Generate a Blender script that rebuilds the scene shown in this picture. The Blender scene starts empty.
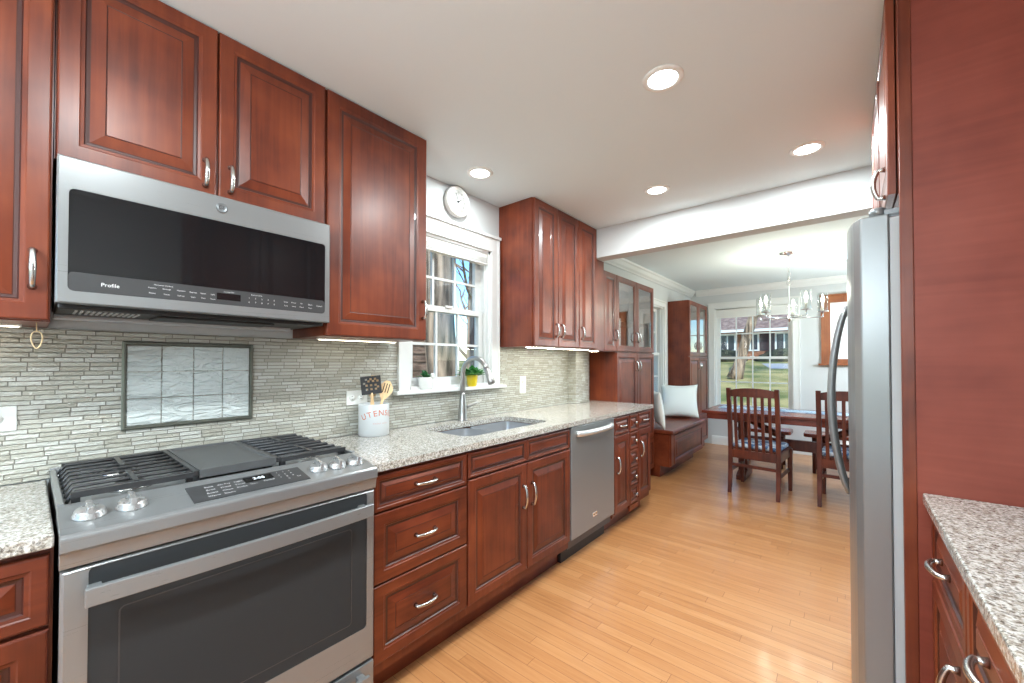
import bpy, bmesh, math, random
from mathutils import Vector, Matrix
random.seed(7)
S = bpy.context.scene
COL = S.collection
PI = math.pi

# ------------------------------------------------------------------ camera
cam_d = bpy.data.cameras.new('camera'); cam = bpy.data.objects.new('camera', cam_d); COL.objects.link(cam)
cam_d.sensor_width = 36; cam_d.lens = 403.53 / 1024 * 36
cam_d.shift_y = (356.32 - 341.5) / 1024
cam_d.clip_start = .02; cam_d.clip_end = 400
cam.location = (1.9815, 0, 1.2902)
cam.rotation_euler = (math.radians(90.81), 0, math.radians(39.88))
S.camera = cam

# ------------------------------------------------------------------ world, sun, exposure
w = bpy.data.worlds.new('world'); S.world = w; w.use_nodes = True
wn = w.node_tree.nodes; wl = w.node_tree.links
bg = wn['Background']
sky = wn.new('ShaderNodeTexSky'); sky.sky_type = 'NISHITA'; sky.sun_disc = False
sky.sun_elevation = math.radians(38); sky.sun_rotation = math.radians(115); sky.altitude = 200
sky.air_density = 1.0; sky.dust_density = .1; sky.ozone_density = 2.5
hs = wn.new('ShaderNodeHueSaturation'); hs.inputs['Saturation'].default_value = 1.15; wl.new(sky.outputs[0], hs.inputs['Color'])
wl.new(hs.outputs[0], bg.inputs[0]); bg.inputs[1].default_value = .32
sun_d = bpy.data.lights.new('sun', 'SUN'); sun = bpy.data.objects.new('sun', sun_d); COL.objects.link(sun)
sun_d.energy = 4.2; sun_d.angle = .01; sun_d.color = (1, .95, .87)
sun.rotation_euler = Vector((-.34, .68, -.65)).to_track_quat('-Z', 'Y').to_euler()
vs = S.view_settings
vs.view_transform = 'Standard'; vs.look = 'None'; vs.exposure = 0.10; vs.gamma = 1; vs.use_curve_mapping = False
vs.use_white_balance = True; vs.white_balance_temperature = 5900; vs.white_balance_tint = 1
cy = S.cycles
cy.use_denoising = True
try: cy.denoiser = 'OPENIMAGEDENOISE'
except Exception: pass
cy.max_bounces = 10; cy.diffuse_bounces = 3; cy.glossy_bounces = 5; cy.transmission_bounces = 6; cy.transparent_max_bounces = 12
cy.sample_clamp_indirect = 6; cy.caustics_reflective = False; cy.caustics_refractive = False

CZ = 2.4365; RX = 2.80; FY = 6.95; BY = -2.4
def portal(name, loc, sx, sy, direction):
    d = bpy.data.lights.new(name, 'AREA'); d.shape = 'RECTANGLE'; d.size = sx; d.size_y = sy
    d.cycles.is_portal = True
    o = bpy.data.objects.new(name, d); COL.objects.link(o); o.location = loc
    o.rotation_euler = Vector(direction).to_track_quat('-Z', 'Y').to_euler()
portal('portal_kitchen_window', (-.15, 1.77, 1.62), .72, .96, (1, 0, 0))
portal('portal_dining_window', (.87, 7.12, 1.36), 1.1, 1.6, (0, -1, 0))
portal('portal_side_window', (-.15, 5.18, 1.4), 1.0, 1.5, (1, 0, 0))
portal('portal_added_right_window', (RX + .16, 5.3, 1.35), 2.6, 1.7, (-1, 0, 0))  # daylight portal of the added, unseen dining window
portal('portal_added_rear_door', (1.45, -2.55, 1.17), 2.5, 2.2, (0, 1, 0))  # daylight portal of the added, unseen rear glass door

# ------------------------------------------------------------------ materials
def M(name):
    m = bpy.data.materials.new(name); m.use_nodes = True
    nt = m.node_tree; return m, nt.nodes, nt.links, nt.nodes['Principled BSDF']
def rgb(r, g, b):
    f = lambda c: (c / 255 / 12.92) if c <= 10 else ((c / 255 + .055) / 1.055) ** 2.4
    return (f(r), f(g), f(b), 1)
def plain(name, col, rough=.5, metal=0, coat=0, spec=.5, bump=0, bscale=60):
    m, n, l, p = M(name)
    p.inputs['Base Color'].default_value = col; p.inputs['Roughness'].default_value = rough
    p.inputs['Metallic'].default_value = metal; p.inputs['Coat Weight'].default_value = coat
    p.inputs['Specular IOR Level'].default_value = spec
    tc = n.new('ShaderNodeTexCoord'); nz = n.new('ShaderNodeTexNoise'); nz.inputs['Scale'].default_value = bscale
    l.new(tc.outputs['Object'], nz.inputs['Vector'])
    mr = n.new('ShaderNodeMapRange'); mr.inputs[3].default_value = rough * .85; mr.inputs[4].default_value = min(1, rough * 1.15)
    l.new(nz.outputs['Fac'], mr.inputs[0]); l.new(mr.outputs[0], p.inputs['Roughness'])
    if bump:
        b = n.new('ShaderNodeBump'); b.inputs['Strength'].default_value = bump; b.inputs['Distance'].default_value = .003
        l.new(nz.outputs['Fac'], b.inputs['Height']); l.new(b.outputs[0], p.inputs['Normal'])
    return m
def emit(name, col, s):
    m, n, l, p = M(name)
    p.inputs['Base Color'].default_value = col; p.inputs['Emission Color'].default_value = col
    p.inputs['Emission Strength'].default_value = s
    return m
def ramp(n, stops):
    r = n.new('ShaderNodeValToRGB'); e = r.color_ramp.elements
    e[0].position, e[0].color = stops[0]; e[1].position, e[1].color = stops[-1]
    for pos, c in stops[1:-1]:
        x = e.new(pos); x.color = c
    return r
def wood(name, dark, mid, light, axis='z', rough=.36, coat=.12, streak=1.0, wscale=1.0, distort=.6):
    m, n, l, p = M(name)
    tc = n.new('ShaderNodeTexCoord'); mp = n.new('ShaderNodeMapping')
    sc = {'x': (1.2, 22, 22), 'y': (22, 1.2, 22), 'z': (22, 22, 1.2)}[axis]
    mp.inputs['Scale'].default_value = [s * wscale for s in sc]
    l.new(tc.outputs['Object'], mp.inputs[0])
    n1 = n.new('ShaderNodeTexNoise'); n1.inputs['Scale'].default_value = 2.2; n1.inputs['Detail'].default_value = 6; n1.inputs['Distortion'].default_value = distort
    l.new(mp.outputs[0], n1.inputs['Vector'])
    n2 = n.new('ShaderNodeTexNoise'); n2.inputs['Scale'].default_value = 4.5; n2.inputs['Detail'].default_value = 3
    l.new(tc.outputs['Object'], n2.inputs['Vector'])
    mx = n.new('ShaderNodeMix'); mx.data_type = 'FLOAT'; mx.inputs[0].default_value = .68
    l.new(n1.outputs['Fac'], mx.inputs[2]); l.new(n2.outputs['Fac'], mx.inputs[3])
    r = ramp(n, [(.5 - .16 / streak, dark), (.5, mid), (.5 + .18 / streak, light)])
    l.new(mx.outputs[0], r.inputs[0]); l.new(r.outputs[0], p.inputs['Base Color'])
    p.inputs['Roughness'].default_value = rough; p.inputs['Coat Weight'].default_value = coat; p.inputs['Coat Roughness'].default_value = .25; p.inputs['Specular IOR Level'].default_value = .38
    b = n.new('ShaderNodeBump'); b.inputs['Strength'].default_value = .06; b.inputs['Distance'].default_value = .002
    l.new(n1.outputs['Fac'], b.inputs['Height']); l.new(b.outputs[0], p.inputs['Normal'])
    return m
CH = (rgb(78, 31, 17), rgb(106, 47, 26), rgb(127, 62, 35))
m_cherry = wood('cherry_vertical_grain', *CH, 'z')
m_cherry_h = wood('cherry_horizontal_grain', *CH, 'y')
m_cherry_x = wood('cherry_cross_grain', *CH, 'x')
m_panel = wood('cherry_veneer_panel', rgb(114, 50, 36), rgb(128, 60, 45), rgb(140, 71, 55), 'x', rough=.5, coat=0, wscale=.34, distort=2.6)
m_chair = wood('walnut_stain', rgb(56, 24, 16), rgb(82, 36, 24), rgb(106, 52, 32), 'z', rough=.45, coat=.03)
m_table = wood('table_wood', rgb(82, 34, 25), rgb(112, 50, 36), rgb(134, 66, 48), 'x', rough=.25)
m_oakframe = wood('honey_oak', rgb(112, 58, 26), rgb(138, 76, 36), rgb(158, 96, 52), 'z', rough=.4)
m_spoon = wood('pale_beech', rgb(200, 165, 118), rgb(222, 190, 146), rgb(235, 208, 168), 'z', rough=.6, coat=0)
m_glaze = plain('dark_glaze', rgb(62, 24, 16), .4, coat=.2)
m_dark_in = plain('cabinet_interior', rgb(120, 62, 46), .5)

def steel(name, axis, col=(.275, .281, .285, 1), rough=.28):
    m, n, l, p = M(name)
    tc = n.new('ShaderNodeTexCoord'); mp = n.new('ShaderNodeMapping')
    mp.inputs['Scale'].default_value = {'x': (2, 700, 700), 'y': (700, 2, 700), 'z': (700, 700, 2)}[axis]
    l.new(tc.outputs['Object'], mp.inputs[0])
    nz = n.new('ShaderNodeTexNoise'); nz.inputs['Scale'].default_value = 1.0; nz.inputs['Detail'].default_value = 2
    l.new(mp.outputs[0], nz.inputs['Vector'])
    mr = n.new('ShaderNodeMapRange'); mr.inputs[3].default_value = rough * .95; mr.inputs[4].default_value = rough * 1.05
    l.new(nz.outputs['Fac'], mr.inputs[0]); l.new(mr.outputs[0], p.inputs['Roughness'])
    p.inputs['Base Color'].default_value = col; p.inputs['Metallic'].default_value = .52
    return m
m_steel = steel('brushed_steel', 'y')
m_steel_v = steel('brushed_steel_vertical', 'z', (.265, .272, .276, 1), .30)
m_steel_d = steel('dark_steel', 'y', (.20, .21, .22, 1), .34)
m_sink = steel('sink_steel', 'y', (.42, .43, .45, 1), .25)
m_nickel = plain('satin_nickel', (.56, .55, .53, 1), .24, 1)
m_chrome = plain('polished_chrome', (.80, .80, .81, 1), .10, 1)
m_faucet = plain('faucet_nickel', (.42, .41, .40, 1), .32, 1)
m_iron = plain('cast_iron', (.030, .030, .032, 1), .34, 0, bump=.1, bscale=300)
m_griddle = plain('griddle_coating', (.075, .076, .078, 1), .45, 0, bump=.05, bscale=400)
m_blackglass = plain('black_glass', (.008, .008, .009, 1), .05, 0, spec=.5)
m_ovenglass = plain('oven_glass', (.034, .036, .038, 1), .12, 0, spec=.12)
m_graphite = plain('graphite_strip', (.045, .045, .047, 1), .3)
m_black = plain('black_plastic', (.012, .012, .013, 1), .45)
m_grey = plain('grey_plastic', (.10, .10, .105, 1), .5)
m_lettering = plain('pale_lettering', (.75, .75, .75, 1), .5)
m_display = emit('lit_digits', (.9, .95, 1, 1), 1.6)
m_trim = plain('white_trim_paint', rgb(228, 229, 227), .38)
m_wall = plain('wall_paint', rgb(204, 206, 206), .75, bump=.03, bscale=180)
m_ceil = plain('ceiling_paint', rgb(226, 235, 238), .85, bump=.03, bscale=150)
m_white = plain('white_plastic', rgb(238, 238, 234), .35)
m_ceramic = plain('white_ceramic', rgb(236, 236, 232), .2, coat=.4)
m_crock = plain('glazed_crock', rgb(205, 208, 210), .3, coat=.3, bump=.03, bscale=90)
m_orange = plain('rust_lettering', rgb(196, 96, 52), .5)
m_pinkline = plain('faded_red_print', rgb(200, 140, 130), .5)
m_yellow = plain('yellow_glaze', rgb(232, 204, 24), .3, coat=.3)
m_leaf = plain('leaf_green', rgb(58, 122, 44), .5)
m_leaf_d = plain('leaf_dark_green', rgb(40, 96, 40), .5)
m_soil = plain('soil', rgb(60, 44, 34), .9)
m_cord = plain('beige_cord', rgb(226, 204, 160), .7)
m_gasket = plain('grey_gasket', rgb(190, 192, 194), .45)
m_fridge_side = plain('fridge_side_grey', rgb(150, 152, 154), .4, .3)
m_pillow = plain('white_linen', rgb(228, 231, 226), .9, bump=.25, bscale=90)
m_blackcook = plain('black_nylon', (.03, .03, .033, 1), .4)
m_bulb = emit('candle_bulb_glow', (1, .88, .70, 1), 26)
m_candle = plain('candle_sleeve', rgb(240, 238, 230), .4)
m_led = emit('warm_led_strip', (1, .85, .64, 1), 70)
m_led_soft = emit('soft_led_strip', (1, .84, .60, 1), 9)
m_lens = emit('downlight_lens', (1, .98, .95, 1), 12)
m_whiteboard = plain('white_backing', rgb(236, 238, 238), .3)
m_bark = None

def glass(name, tint=(1, 1, 1, 1), rough=.02, ior=1.45, minr=0.0):
    m, n, l, p = M(name); out = n['Material Output']; n.remove(p)
    t = n.new('ShaderNodeBsdfTransparent'); t.inputs[0].default_value = tint
    g = n.new('ShaderNodeBsdfGlossy'); g.inputs['Roughness'].default_value = rough
    lw = n.new('ShaderNodeLayerWeight'); lw.inputs[0].default_value = .5
    mx = n.new('ShaderNodeMixShader')
    pw = n.new('ShaderNodeMath'); pw.operation = 'POWER'; pw.inputs[1].default_value = 4.0; l.new(lw.outputs['Facing'], pw.inputs[0])
    a = n.new('ShaderNodeMath'); a.operation = 'MULTIPLY_ADD'; a.use_clamp = True; a.inputs[1].default_value = .8; a.inputs[2].default_value = .035 + minr
    l.new(pw.outputs[0], a.inputs[0]); l.new(a.outputs[0], mx.inputs[0])
    l.new(t.outputs[0], mx.inputs[1]); l.new(g.outputs[0], mx.inputs[2]); l.new(mx.outputs[0], out.inputs[0])
    return m
m_pane = glass('window_glass')
m_shade = glass('clear_glass_shade', (.97, .98, .98, 1), .02, 1.5)
m_cabglass = glass('cabinet_glass', (.80, .66, .60, 1), .02, 1.6, .22)

def mathn(n, l, op, a, b=None):
    x = n.new('ShaderNodeMath'); x.operation = op
    for i, v in enumerate((a, b)):
        if v is None: continue
        if isinstance(v, (int, float)): x.inputs[i].default_value = v
        else: l.new(v, x.inputs[i])
    return x.outputs[0]
def rows(n, l, along, across, row_h, length, spread=7.0):
    """vector (along + random shift per row, across) for a Brick Texture with zero offset"""
    r = mathn(n, l, 'FLOOR', mathn(n, l, 'DIVIDE', across, row_h))
    wn_ = n.new('ShaderNodeTexWhiteNoise'); wn_.noise_dimensions = '1D'; l.new(r, wn_.inputs['W'])
    sh = mathn(n, l, 'MULTIPLY', wn_.outputs['Value'], spread * length)
    a = mathn(n, l, 'ADD', along, sh)
    cb = n.new('ShaderNodeCombineXYZ'); l.new(a, cb.inputs[0]); l.new(across, cb.inputs[1])
    br = n.new('ShaderNodeTexBrick'); br.offset = 0; br.squash = 1
    br.inputs['Scale'].default_value = 1; br.inputs['Brick Width'].default_value = length; br.inputs['Row Height'].default_value = row_h
    br.inputs['Color1'].default_value = (0, 0, 0, 1); br.inputs['Color2'].default_value = (1, 1, 1, 1); br.inputs['Mortar'].default_value = (.5, .5, .5, 1)
    l.new(cb.outputs[0], br.inputs['Vector'])
    return br, cb, wn_

def tile_mat():
    m, n, l, p = M('linear_glass_mosaic')
    tc = n.new('ShaderNodeTexCoord'); sp = n.new('ShaderNodeSeparateXYZ'); l.new(tc.outputs['Object'], sp.inputs[0])
    al = mathn(n, l, 'ADD', sp.outputs[0], sp.outputs[1])
    br, cb, wn_ = rows(n, l, al, sp.outputs[2], .0150, .068)
    br.inputs['Mortar Size'].default_value = .0015; br.inputs['Mortar Smooth'].default_value = .3
    r = ramp(n, [(0, rgb(176, 173, 160)), (.35, rgb(188, 186, 174)), (.7, rgb(196, 195, 185)), (1, rgb(208, 208, 201))])
    l.new(br.outputs['Color'], r.inputs[0])
    mx = n.new('ShaderNodeMix'); mx.data_type = 'RGBA'; l.new(br.outputs['Fac'], mx.inputs[0])
    l.new(r.outputs[0], mx.inputs[6]); mx.inputs[7].default_value = rgb(126, 122, 111)
    l.new(mx.outputs[2], p.inputs['Base Color'])
    mp = n.new('ShaderNodeMapping'); mp.inputs['Scale'].default_value = (38, 38, 95); l.new(tc.outputs['Object'], mp.inputs[0])
    nz = n.new('ShaderNodeTexNoise'); nz.inputs['Scale'].default_value = 1; nz.inputs['Detail'].default_value = 2; nz.inputs['Distortion'].default_value = 1
    l.new(mp.outputs[0], nz.inputs['Vector'])
    h = mathn(n, l, 'SUBTRACT', mathn(n, l, 'MULTIPLY', nz.outputs['Fac'], .7), mathn(n, l, 'MULTIPLY', br.outputs['Fac'], .9))
    h2 = mathn(n, l, 'ADD', h, mathn(n, l, 'MULTIPLY', br.outputs['Color'], .25))
    b = n.new('ShaderNodeBump'); b.inputs['Strength'].default_value = 1; b.inputs['Distance'].default_value = .008
    l.new(h2, b.inputs['Height']); l.new(b.outputs[0], p.inputs['Normal'])
    rr = mathn(n, l, 'ADD', mathn(n, l, 'MULTIPLY', br.outputs['Fac'], .5), .16); l.new(rr, p.inputs['Roughness'])
    p.inputs['Metallic'].default_value = .1; p.inputs['Specular IOR Level'].default_value = .7
    return m
m_tile = tile_mat()
def bigtile_mat():
    m, n, l, p = M('wavy_glass_tile')
    tc = n.new('ShaderNodeTexCoord'); mp = n.new('ShaderNodeMapping'); mp.inputs['Scale'].default_value = (12, 10, 34); mp.inputs['Rotation'].default_value = (.25, 0, 0)
    l.new(tc.outputs['Object'], mp.inputs[0])
    nz = n.new('ShaderNodeTexNoise'); nz.inputs['Scale'].default_value = 1; nz.inputs['Detail'].default_value = 3; nz.inputs['Distortion'].default_value = 1.6
    l.new(mp.outputs[0], nz.inputs['Vector'])
    b = n.new('ShaderNodeBump'); b.inputs['Strength'].default_value = 1; b.inputs['Distance'].default_value = .02
    l.new(nz.outputs['Fac'], b.inputs['Height']); l.new(b.outputs[0], p.inputs['Normal'])
    p.inputs['Base Color'].default_value = rgb(204, 210, 208); p.inputs['Roughness'].default_value = .12
    p.inputs['Metallic'].default_value = .05
    return m
m_bigtile = bigtile_mat()
m_liner = plain('pewter_liner', rgb(110, 112, 102), .35, .6)

def floor_mat():
    m, n, l, p = M('oak_strip_floor')
    tc = n.new('ShaderNodeTexCoord'); sp = n.new('ShaderNodeSeparateXYZ'); l.new(tc.outputs['Object'], sp.inputs[0])
    br, cb, wn_ = rows(n, l, sp.outputs[0], sp.outputs[1], .0572, .85)
    br.inputs['Mortar Size'].default_value = .0011; br.inputs['Mortar Smooth'].default_value = .2
    mp = n.new('ShaderNodeMapping'); mp.inputs['Scale'].default_value = (3, 60, 1); l.new(cb.outputs[0], mp.inputs[0])
    nz = n.new('ShaderNodeTexNoise'); nz.inputs['Scale'].default_value = 1; nz.inputs['Detail'].default_value = 6; nz.inputs['Distortion'].default_value = .8
    l.new(mp.outputs[0], nz.inputs['Vector'])
    v = mathn(n, l, 'ADD', mathn(n, l, 'MULTIPLY', br.outputs['Color'], .30), mathn(n, l, 'MULTIPLY', nz.outputs['Fac'], .75))
    r = ramp(n, [(.12, rgb(150, 98, 54)), (.4, rgb(182, 126, 78)), (.65, rgb(193, 139, 90)), (.95, rgb(204, 154, 106))])
    l.new(v, r.inputs[0])
    mx = n.new('ShaderNodeMix'); mx.data_type = 'RGBA'; l.new(br.outputs['Fac'], mx.inputs[0])
    l.new(r.outputs[0], mx.inputs[6]); mx.inputs[7].default_value = rgb(136, 86, 50)
    l.new(mx.outputs[2], p.inputs['Base Color'])
    p.inputs['Roughness'].default_value = .30; p.inputs['Coat Weight'].default_value = .22; p.inputs['Coat Roughness'].default_value = .12
    h = mathn(n, l, 'SUBTRACT', mathn(n, l, 'MULTIPLY', nz.outputs['Fac'], .12), br.outputs['Fac'])
    h2 = mathn(n, l, 'ADD', h, mathn(n, l, 'MULTIPLY', br.outputs['Color'], .15))
    b = n.new('ShaderNodeBump'); b.inputs['Strength'].default_value = .25; b.inputs['Distance'].default_value = .0015
    l.new(h2, b.inputs['Height']); l.new(b.outputs[0], p.inputs['Normal'])
    return m
m_floor = floor_mat()
def granite_mat():
    m, n, l, p = M('speckled_granite')
    tc = n.new('ShaderNodeTexCoord')
    n1 = n.new('ShaderNodeTexNoise'); n1.inputs['Scale'].default_value = 120; n1.inputs['Detail'].default_value = 3; n1.inputs['Roughness'].default_value = .6
    n2 = n.new('ShaderNodeTexVoronoi'); n2.inputs['Scale'].default_value = 230
    n3 = n.new('ShaderNodeTexNoise'); n3.inputs['Scale'].default_value = 210; n3.inputs['Detail'].default_value = 2
    for k in (n1, n2, n3): l.new(tc.outputs['Object'], k.inputs['Vector'])
    r1 = ramp(n, [(.34, rgb(136, 126, 114)), (.45, rgb(180, 174, 164)), (.56, rgb(206, 203, 197)), (.68, rgb(228, 227, 223))]); l.new(n1.outputs['Fac'], r1.inputs[0])
    r2 = ramp(n, [(0, rgb(96, 90, 86)), (.16, rgb(150, 146, 142)), (.4, (1, 1, 1, 1)), (1, (1, 1, 1, 1))])
    sp = n.new('ShaderNodeSeparateColor'); l.new(n2.outputs['Color'], sp.inputs[0]); l.new(sp.outputs[0], r2.inputs[0])
    mx = n.new('ShaderNodeMix'); mx.data_type = 'RGBA'; mx.blend_type = 'MULTIPLY'; mx.inputs[0].default_value = .65
    l.new(r1.outputs[0], mx.inputs[6]); l.new(r2.outputs[0], mx.inputs[7])
    r3 = ramp(n, [(.62, (0, 0, 0, 1)), (.70, (.8, .8, .8, 1))]); l.new(n3.outputs['Fac'], r3.inputs[0])
    m2 = n.new('ShaderNodeMix'); m2.data_type = 'RGBA'; l.new(r3.outputs[0], m2.inputs[0]); l.new(mx.outputs[2], m2.inputs[6]); m2.inputs[7].default_value = rgb(62, 58, 56)
    l.new(m2.outputs[2], p.inputs['Base Color'])
    p.inputs['Roughness'].default_value = .14; p.inputs['Coat Weight'].default_value = .3; p.inputs['Coat Roughness'].default_value = .05
    return m
m_granite = granite_mat()
def two_tone(name, c1, c2, scale, rough=.8, lo=.45, hi=.55, stretch=(1, 1, 1), bump=0, tex='noise'):
    m, n, l, p = M(name); tc = n.new('ShaderNodeTexCoord'); mp = n.new('ShaderNodeMapping'); mp.inputs['Scale'].default_value = stretch
    l.new(tc.outputs['Object'], mp.inputs[0])
    nz = n.new('ShaderNodeTexNoise'); nz.inputs['Scale'].default_value = scale; nz.inputs['Detail'].default_value = 4
    l.new(mp.outputs[0], nz.inputs['Vector'])
    r = ramp(n, [(lo, c1), (hi, c2)]); l.new(nz.outputs['Fac'], r.inputs[0]); l.new(r.outputs[0], p.inputs['Base Color'])
    p.inputs['Roughness'].default_value = rough
    if bump:
        b = n.new('ShaderNodeBump'); b.inputs['Strength'].default_value = 1; b.inputs['Distance'].default_value = bump
        l.new(nz.outputs['Fac'], b.inputs['Height']); l.new(b.outputs[0], p.inputs['Normal'])
    return m
m_cushion = two_tone('blue_print_cotton', rgb(70, 100, 140), rgb(206, 214, 222), 22, .9, .44, .56)
m_runner = two_tone('blue_striped_cloth', rgb(70, 112, 150), rgb(214, 228, 236), 9, .8, .42, .6, (.6, 9, 1))
m_bark = two_tone('rough_bark', rgb(84, 70, 57), rgb(196, 168, 142), 9, .95, .38, .66, (1, 1, .14), .03)
m_bark2 = two_tone('pale_bark', rgb(120, 102, 88), rgb(190, 168, 148), 9, .95, .4, .66, (1, 1, .2), .01)
m_lawn = two_tone('patchy_lawn', rgb(112, 116, 52), rgb(186, 166, 104), .5, 1, .4, .62)
m_hedge = two_tone('dark_hedge', rgb(24, 30, 22), rgb(62, 66, 50), 3, 1, .4, .6, bump=.1)
m_drive = plain('grey_drive', rgb(176, 172, 170), .95)
m_roof = two_tone('shingle_roof', rgb(128, 104, 92), rgb(156, 132, 118), 3, .95)
m_housewhite = plain('house_white_paint', rgb(226, 226, 224), .6)
m_housedark = plain('house_dark_glass', rgb(48, 52, 62), .15)
m_shutter = plain('dark_shutter', rgb(52, 42, 46), .6)
def brick_mat():
    m, n, l, p = M('red_brown_brick'); tc = n.new('ShaderNodeTexCoord'); sp = n.new('ShaderNodeSeparateXYZ'); l.new(tc.outputs['Object'], sp.inputs[0])
    br, cb, q = rows(n, l, mathn(n, l, 'ADD', sp.outputs[0], sp.outputs[1]), sp.outputs[2], .08, .23)
    br.inputs['Mortar Size'].default_value = .008
    r = ramp(n, [(0, rgb(132, 86, 62)), (1, rgb(172, 122, 92))]); l.new(br.outputs['Color'], r.inputs[0]); l.new(r.outputs[0], p.inputs['Base Color']); p.inputs['Roughness'].default_value = .9
    return m
m_brick = brick_mat()
m_siding = two_tone('stained_siding', rgb(112, 84, 66), rgb(158, 124, 100), 3, .85, .4, .6, (1, 1, 6))

# ------------------------------------------------------------------ mesh helpers
class MB:
    def __init__(s): s.v = []; s.f = []; s.mi = []; s.sm = []
    def add(s, vs, fs, mi=0, smooth=False):
        o = len(s.v); s.v += [tuple(v) for v in vs]
        for f in fs: s.f.append([i + o for i in f]); s.mi.append(mi); s.sm.append(smooth)
        return s
    def box(s, x0, x1, y0, y1, z0, z1, mi=0):
        if x0 > x1: x0, x1 = x1, x0
        if y0 > y1: y0, y1 = y1, y0
        return s.add([(x0, y0, z0), (x1, y0, z0), (x1, y1, z0), (x0, y1, z0), (x0, y0, z1), (x1, y0, z1), (x1, y1, z1), (x0, y1, z1)],
                     [(0, 3, 2, 1), (4, 5, 6, 7), (0, 1, 5, 4), (1, 2, 6, 5), (2, 3, 7, 6), (3, 0, 4, 7)], mi)
    def loops(s, L, cap0=True, cap1=True, closed=False, mi=0, smooth=True):
        n = len(L[0]); vs = [p for lp in L for p in lp]; fs = []
        rng = range(len(L)) if closed else range(len(L) - 1)
        for a in rng:
            b = (a + 1) % len(L)
            for i in range(n):
                j = (i + 1) % n; fs.append((a * n + i, a * n + j, b * n + j, b * n + i))
        o = len(s.f); s.add(vs, fs, mi, smooth)
        base = len(s.v) - len(vs)
        if not closed:
            if cap0: s.f.append([base + i for i in reversed(range(n))]); s.mi.append(mi); s.sm.append(False)
            if cap1: s.f.append([base + (len(L) - 1) * n + i for i in range(n)]); s.mi.append(mi); s.sm.append(False)
        return s
    def tube(s, path, r, n=10, closed=False, mi=0, flat=(1, 1), up=None):
        P = [Vector(p) for p in path]; m = len(P); L = []
        prev = None
        for i, p in enumerate(P):
            if closed: t = (P[(i + 1) % m] - P[i - 1])
            else: t = P[min(i + 1, m - 1)] - P[max(i - 1, 0)]
            t.normalize()
            if prev is None:
                u = Vector(up) if up else (Vector((0, 0, 1)) if abs(t.z) < .9 else Vector((1, 0, 0)))
            else: u = prev
            a = (u - t * u.dot(t)).normalized(); b = t.cross(a); prev = a
            rr = r[i] if isinstance(r, (list, tuple)) else r
            L.append([p + a * (rr * flat[0] * math.cos(2 * PI * k / n)) + b * (rr * flat[1] * math.sin(2 * PI * k / n)) for k in range(n)])
        return s.loops(L, closed=closed, mi=mi)
    def lathe(s, prof, c=(0, 0, 0), axis='z', n=28, mi=0, caps=True, smooth=True):
        c = Vector(c); L = []
        A = {'z': (Vector((1, 0, 0)), Vector((0, 1, 0)), Vector((0, 0, 1))), 'x': (Vector((0, 1, 0)), Vector((0, 0, 1)), Vector((1, 0, 0))), 'y': (Vector((0, 0, 1)), Vector((1, 0, 0)), Vector((0, 1, 0)))}
        a, b, t = A[axis] if isinstance(axis, str) else axis
        for r, h in prof: L.append([c + a * (r * math.cos(2 * PI * k / n)) + b * (r * math.sin(2 * PI * k / n)) + t * h for k in range(n)])
        return s.loops(L, caps, caps, mi=mi, smooth=smooth)
    def prism(s, poly, f0, f1, mi=0):
        """poly list of 2D, f0/f1 map 2D -> 3D at both ends"""
        return s.loops([[f0(p) for p in poly], [f1(p) for p in poly]], mi=mi, smooth=False)
def root_of(o):
    while o.parent: o = o.parent
    return o
def build(mb, name, mat, parent=None, bevel=0, seg=2, weld=0, smooth_all=False, kind=None, recalc=True):
    org = root_of(parent).location if parent else Vector((0, 0, 0))
    me = bpy.data.meshes.new(name); me.from_pydata([Vector(v) - org for v in mb.v], [], mb.f)
    mats = mat if isinstance(mat, (list, tuple)) else [mat]
    for k in mats: me.materials.append(k)
    for p, i, sm in zip(me.polygons, mb.mi, mb.sm): p.material_index = i; p.use_smooth = sm or smooth_all
    bm = bmesh.new(); bm.from_mesh(me)
    if weld: bmesh.ops.remove_doubles(bm, verts=bm.verts, dist=weld)
    if recalc: bmesh.ops.recalc_face_normals(bm, faces=bm.faces)
    if bevel:
        ed = [e for e in bm.edges if len(e.link_faces) == 2 and e.calc_face_angle(0) > .6]
        bmesh.ops.bevel(bm, geom=ed, offset=bevel, segments=seg, affect='EDGES', profile=.5, clamp_overlap=True)
    bm.to_mesh(me); bm.free()
    if not bevel:
        pass
    o = bpy.data.objects.new(name, me); COL.objects.link(o)
    if parent: o.parent = parent
    if kind: o['kind'] = kind
    return o
def thing(name, loc, label, cat, group=None):
    o = bpy.data.objects.new(name, None); COL.objects.link(o); o.location = loc; o.empty_display_size = .05
    o['label'] = label; o['category'] = cat
    if group: o['group'] = group
    return o
def tag(o, label, cat, group=None, kind=None):
    o['label'] = label; o['category'] = cat
    if group: o['group'] = group
    if kind: o['kind'] = kind
    return o
def copy_tree(o, parent=None):
    c = o.copy(); COL.objects.link(c); c.parent = parent
    for ch in list(o.children): copy_tree(ch, c)
    return c
def base_to(o, dz):  # put a single-mesh thing's origin at its base
    pass
def text(s, size=1.0, align='CENTER'):
    cu = bpy.data.curves.new('lettering', 'FONT'); cu.body = s; cu.size = size; cu.align_x = align; cu.align_y = 'CENTER'; cu.resolution_u = 3
    ob = bpy.data.objects.new('lettering', cu); me = bpy.data.meshes.new_from_object(ob)
    vs = [(v.co.x, v.co.y) for v in me.vertices]; fs = [tuple(p.vertices) for p in me.polygons]
    bpy.data.objects.remove(ob); bpy.data.curves.remove(cu); bpy.data.meshes.remove(me)
    return vs, fs
def put_text(mb, s, size, O, U, V, align='CENTER', mi=0):
    vs, fs = text(s, size, align); O = Vector(O); U = Vector(U); V = Vector(V)
    mb.add([O + U * a + V * b for a, b in vs], fs, mi)

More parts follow.
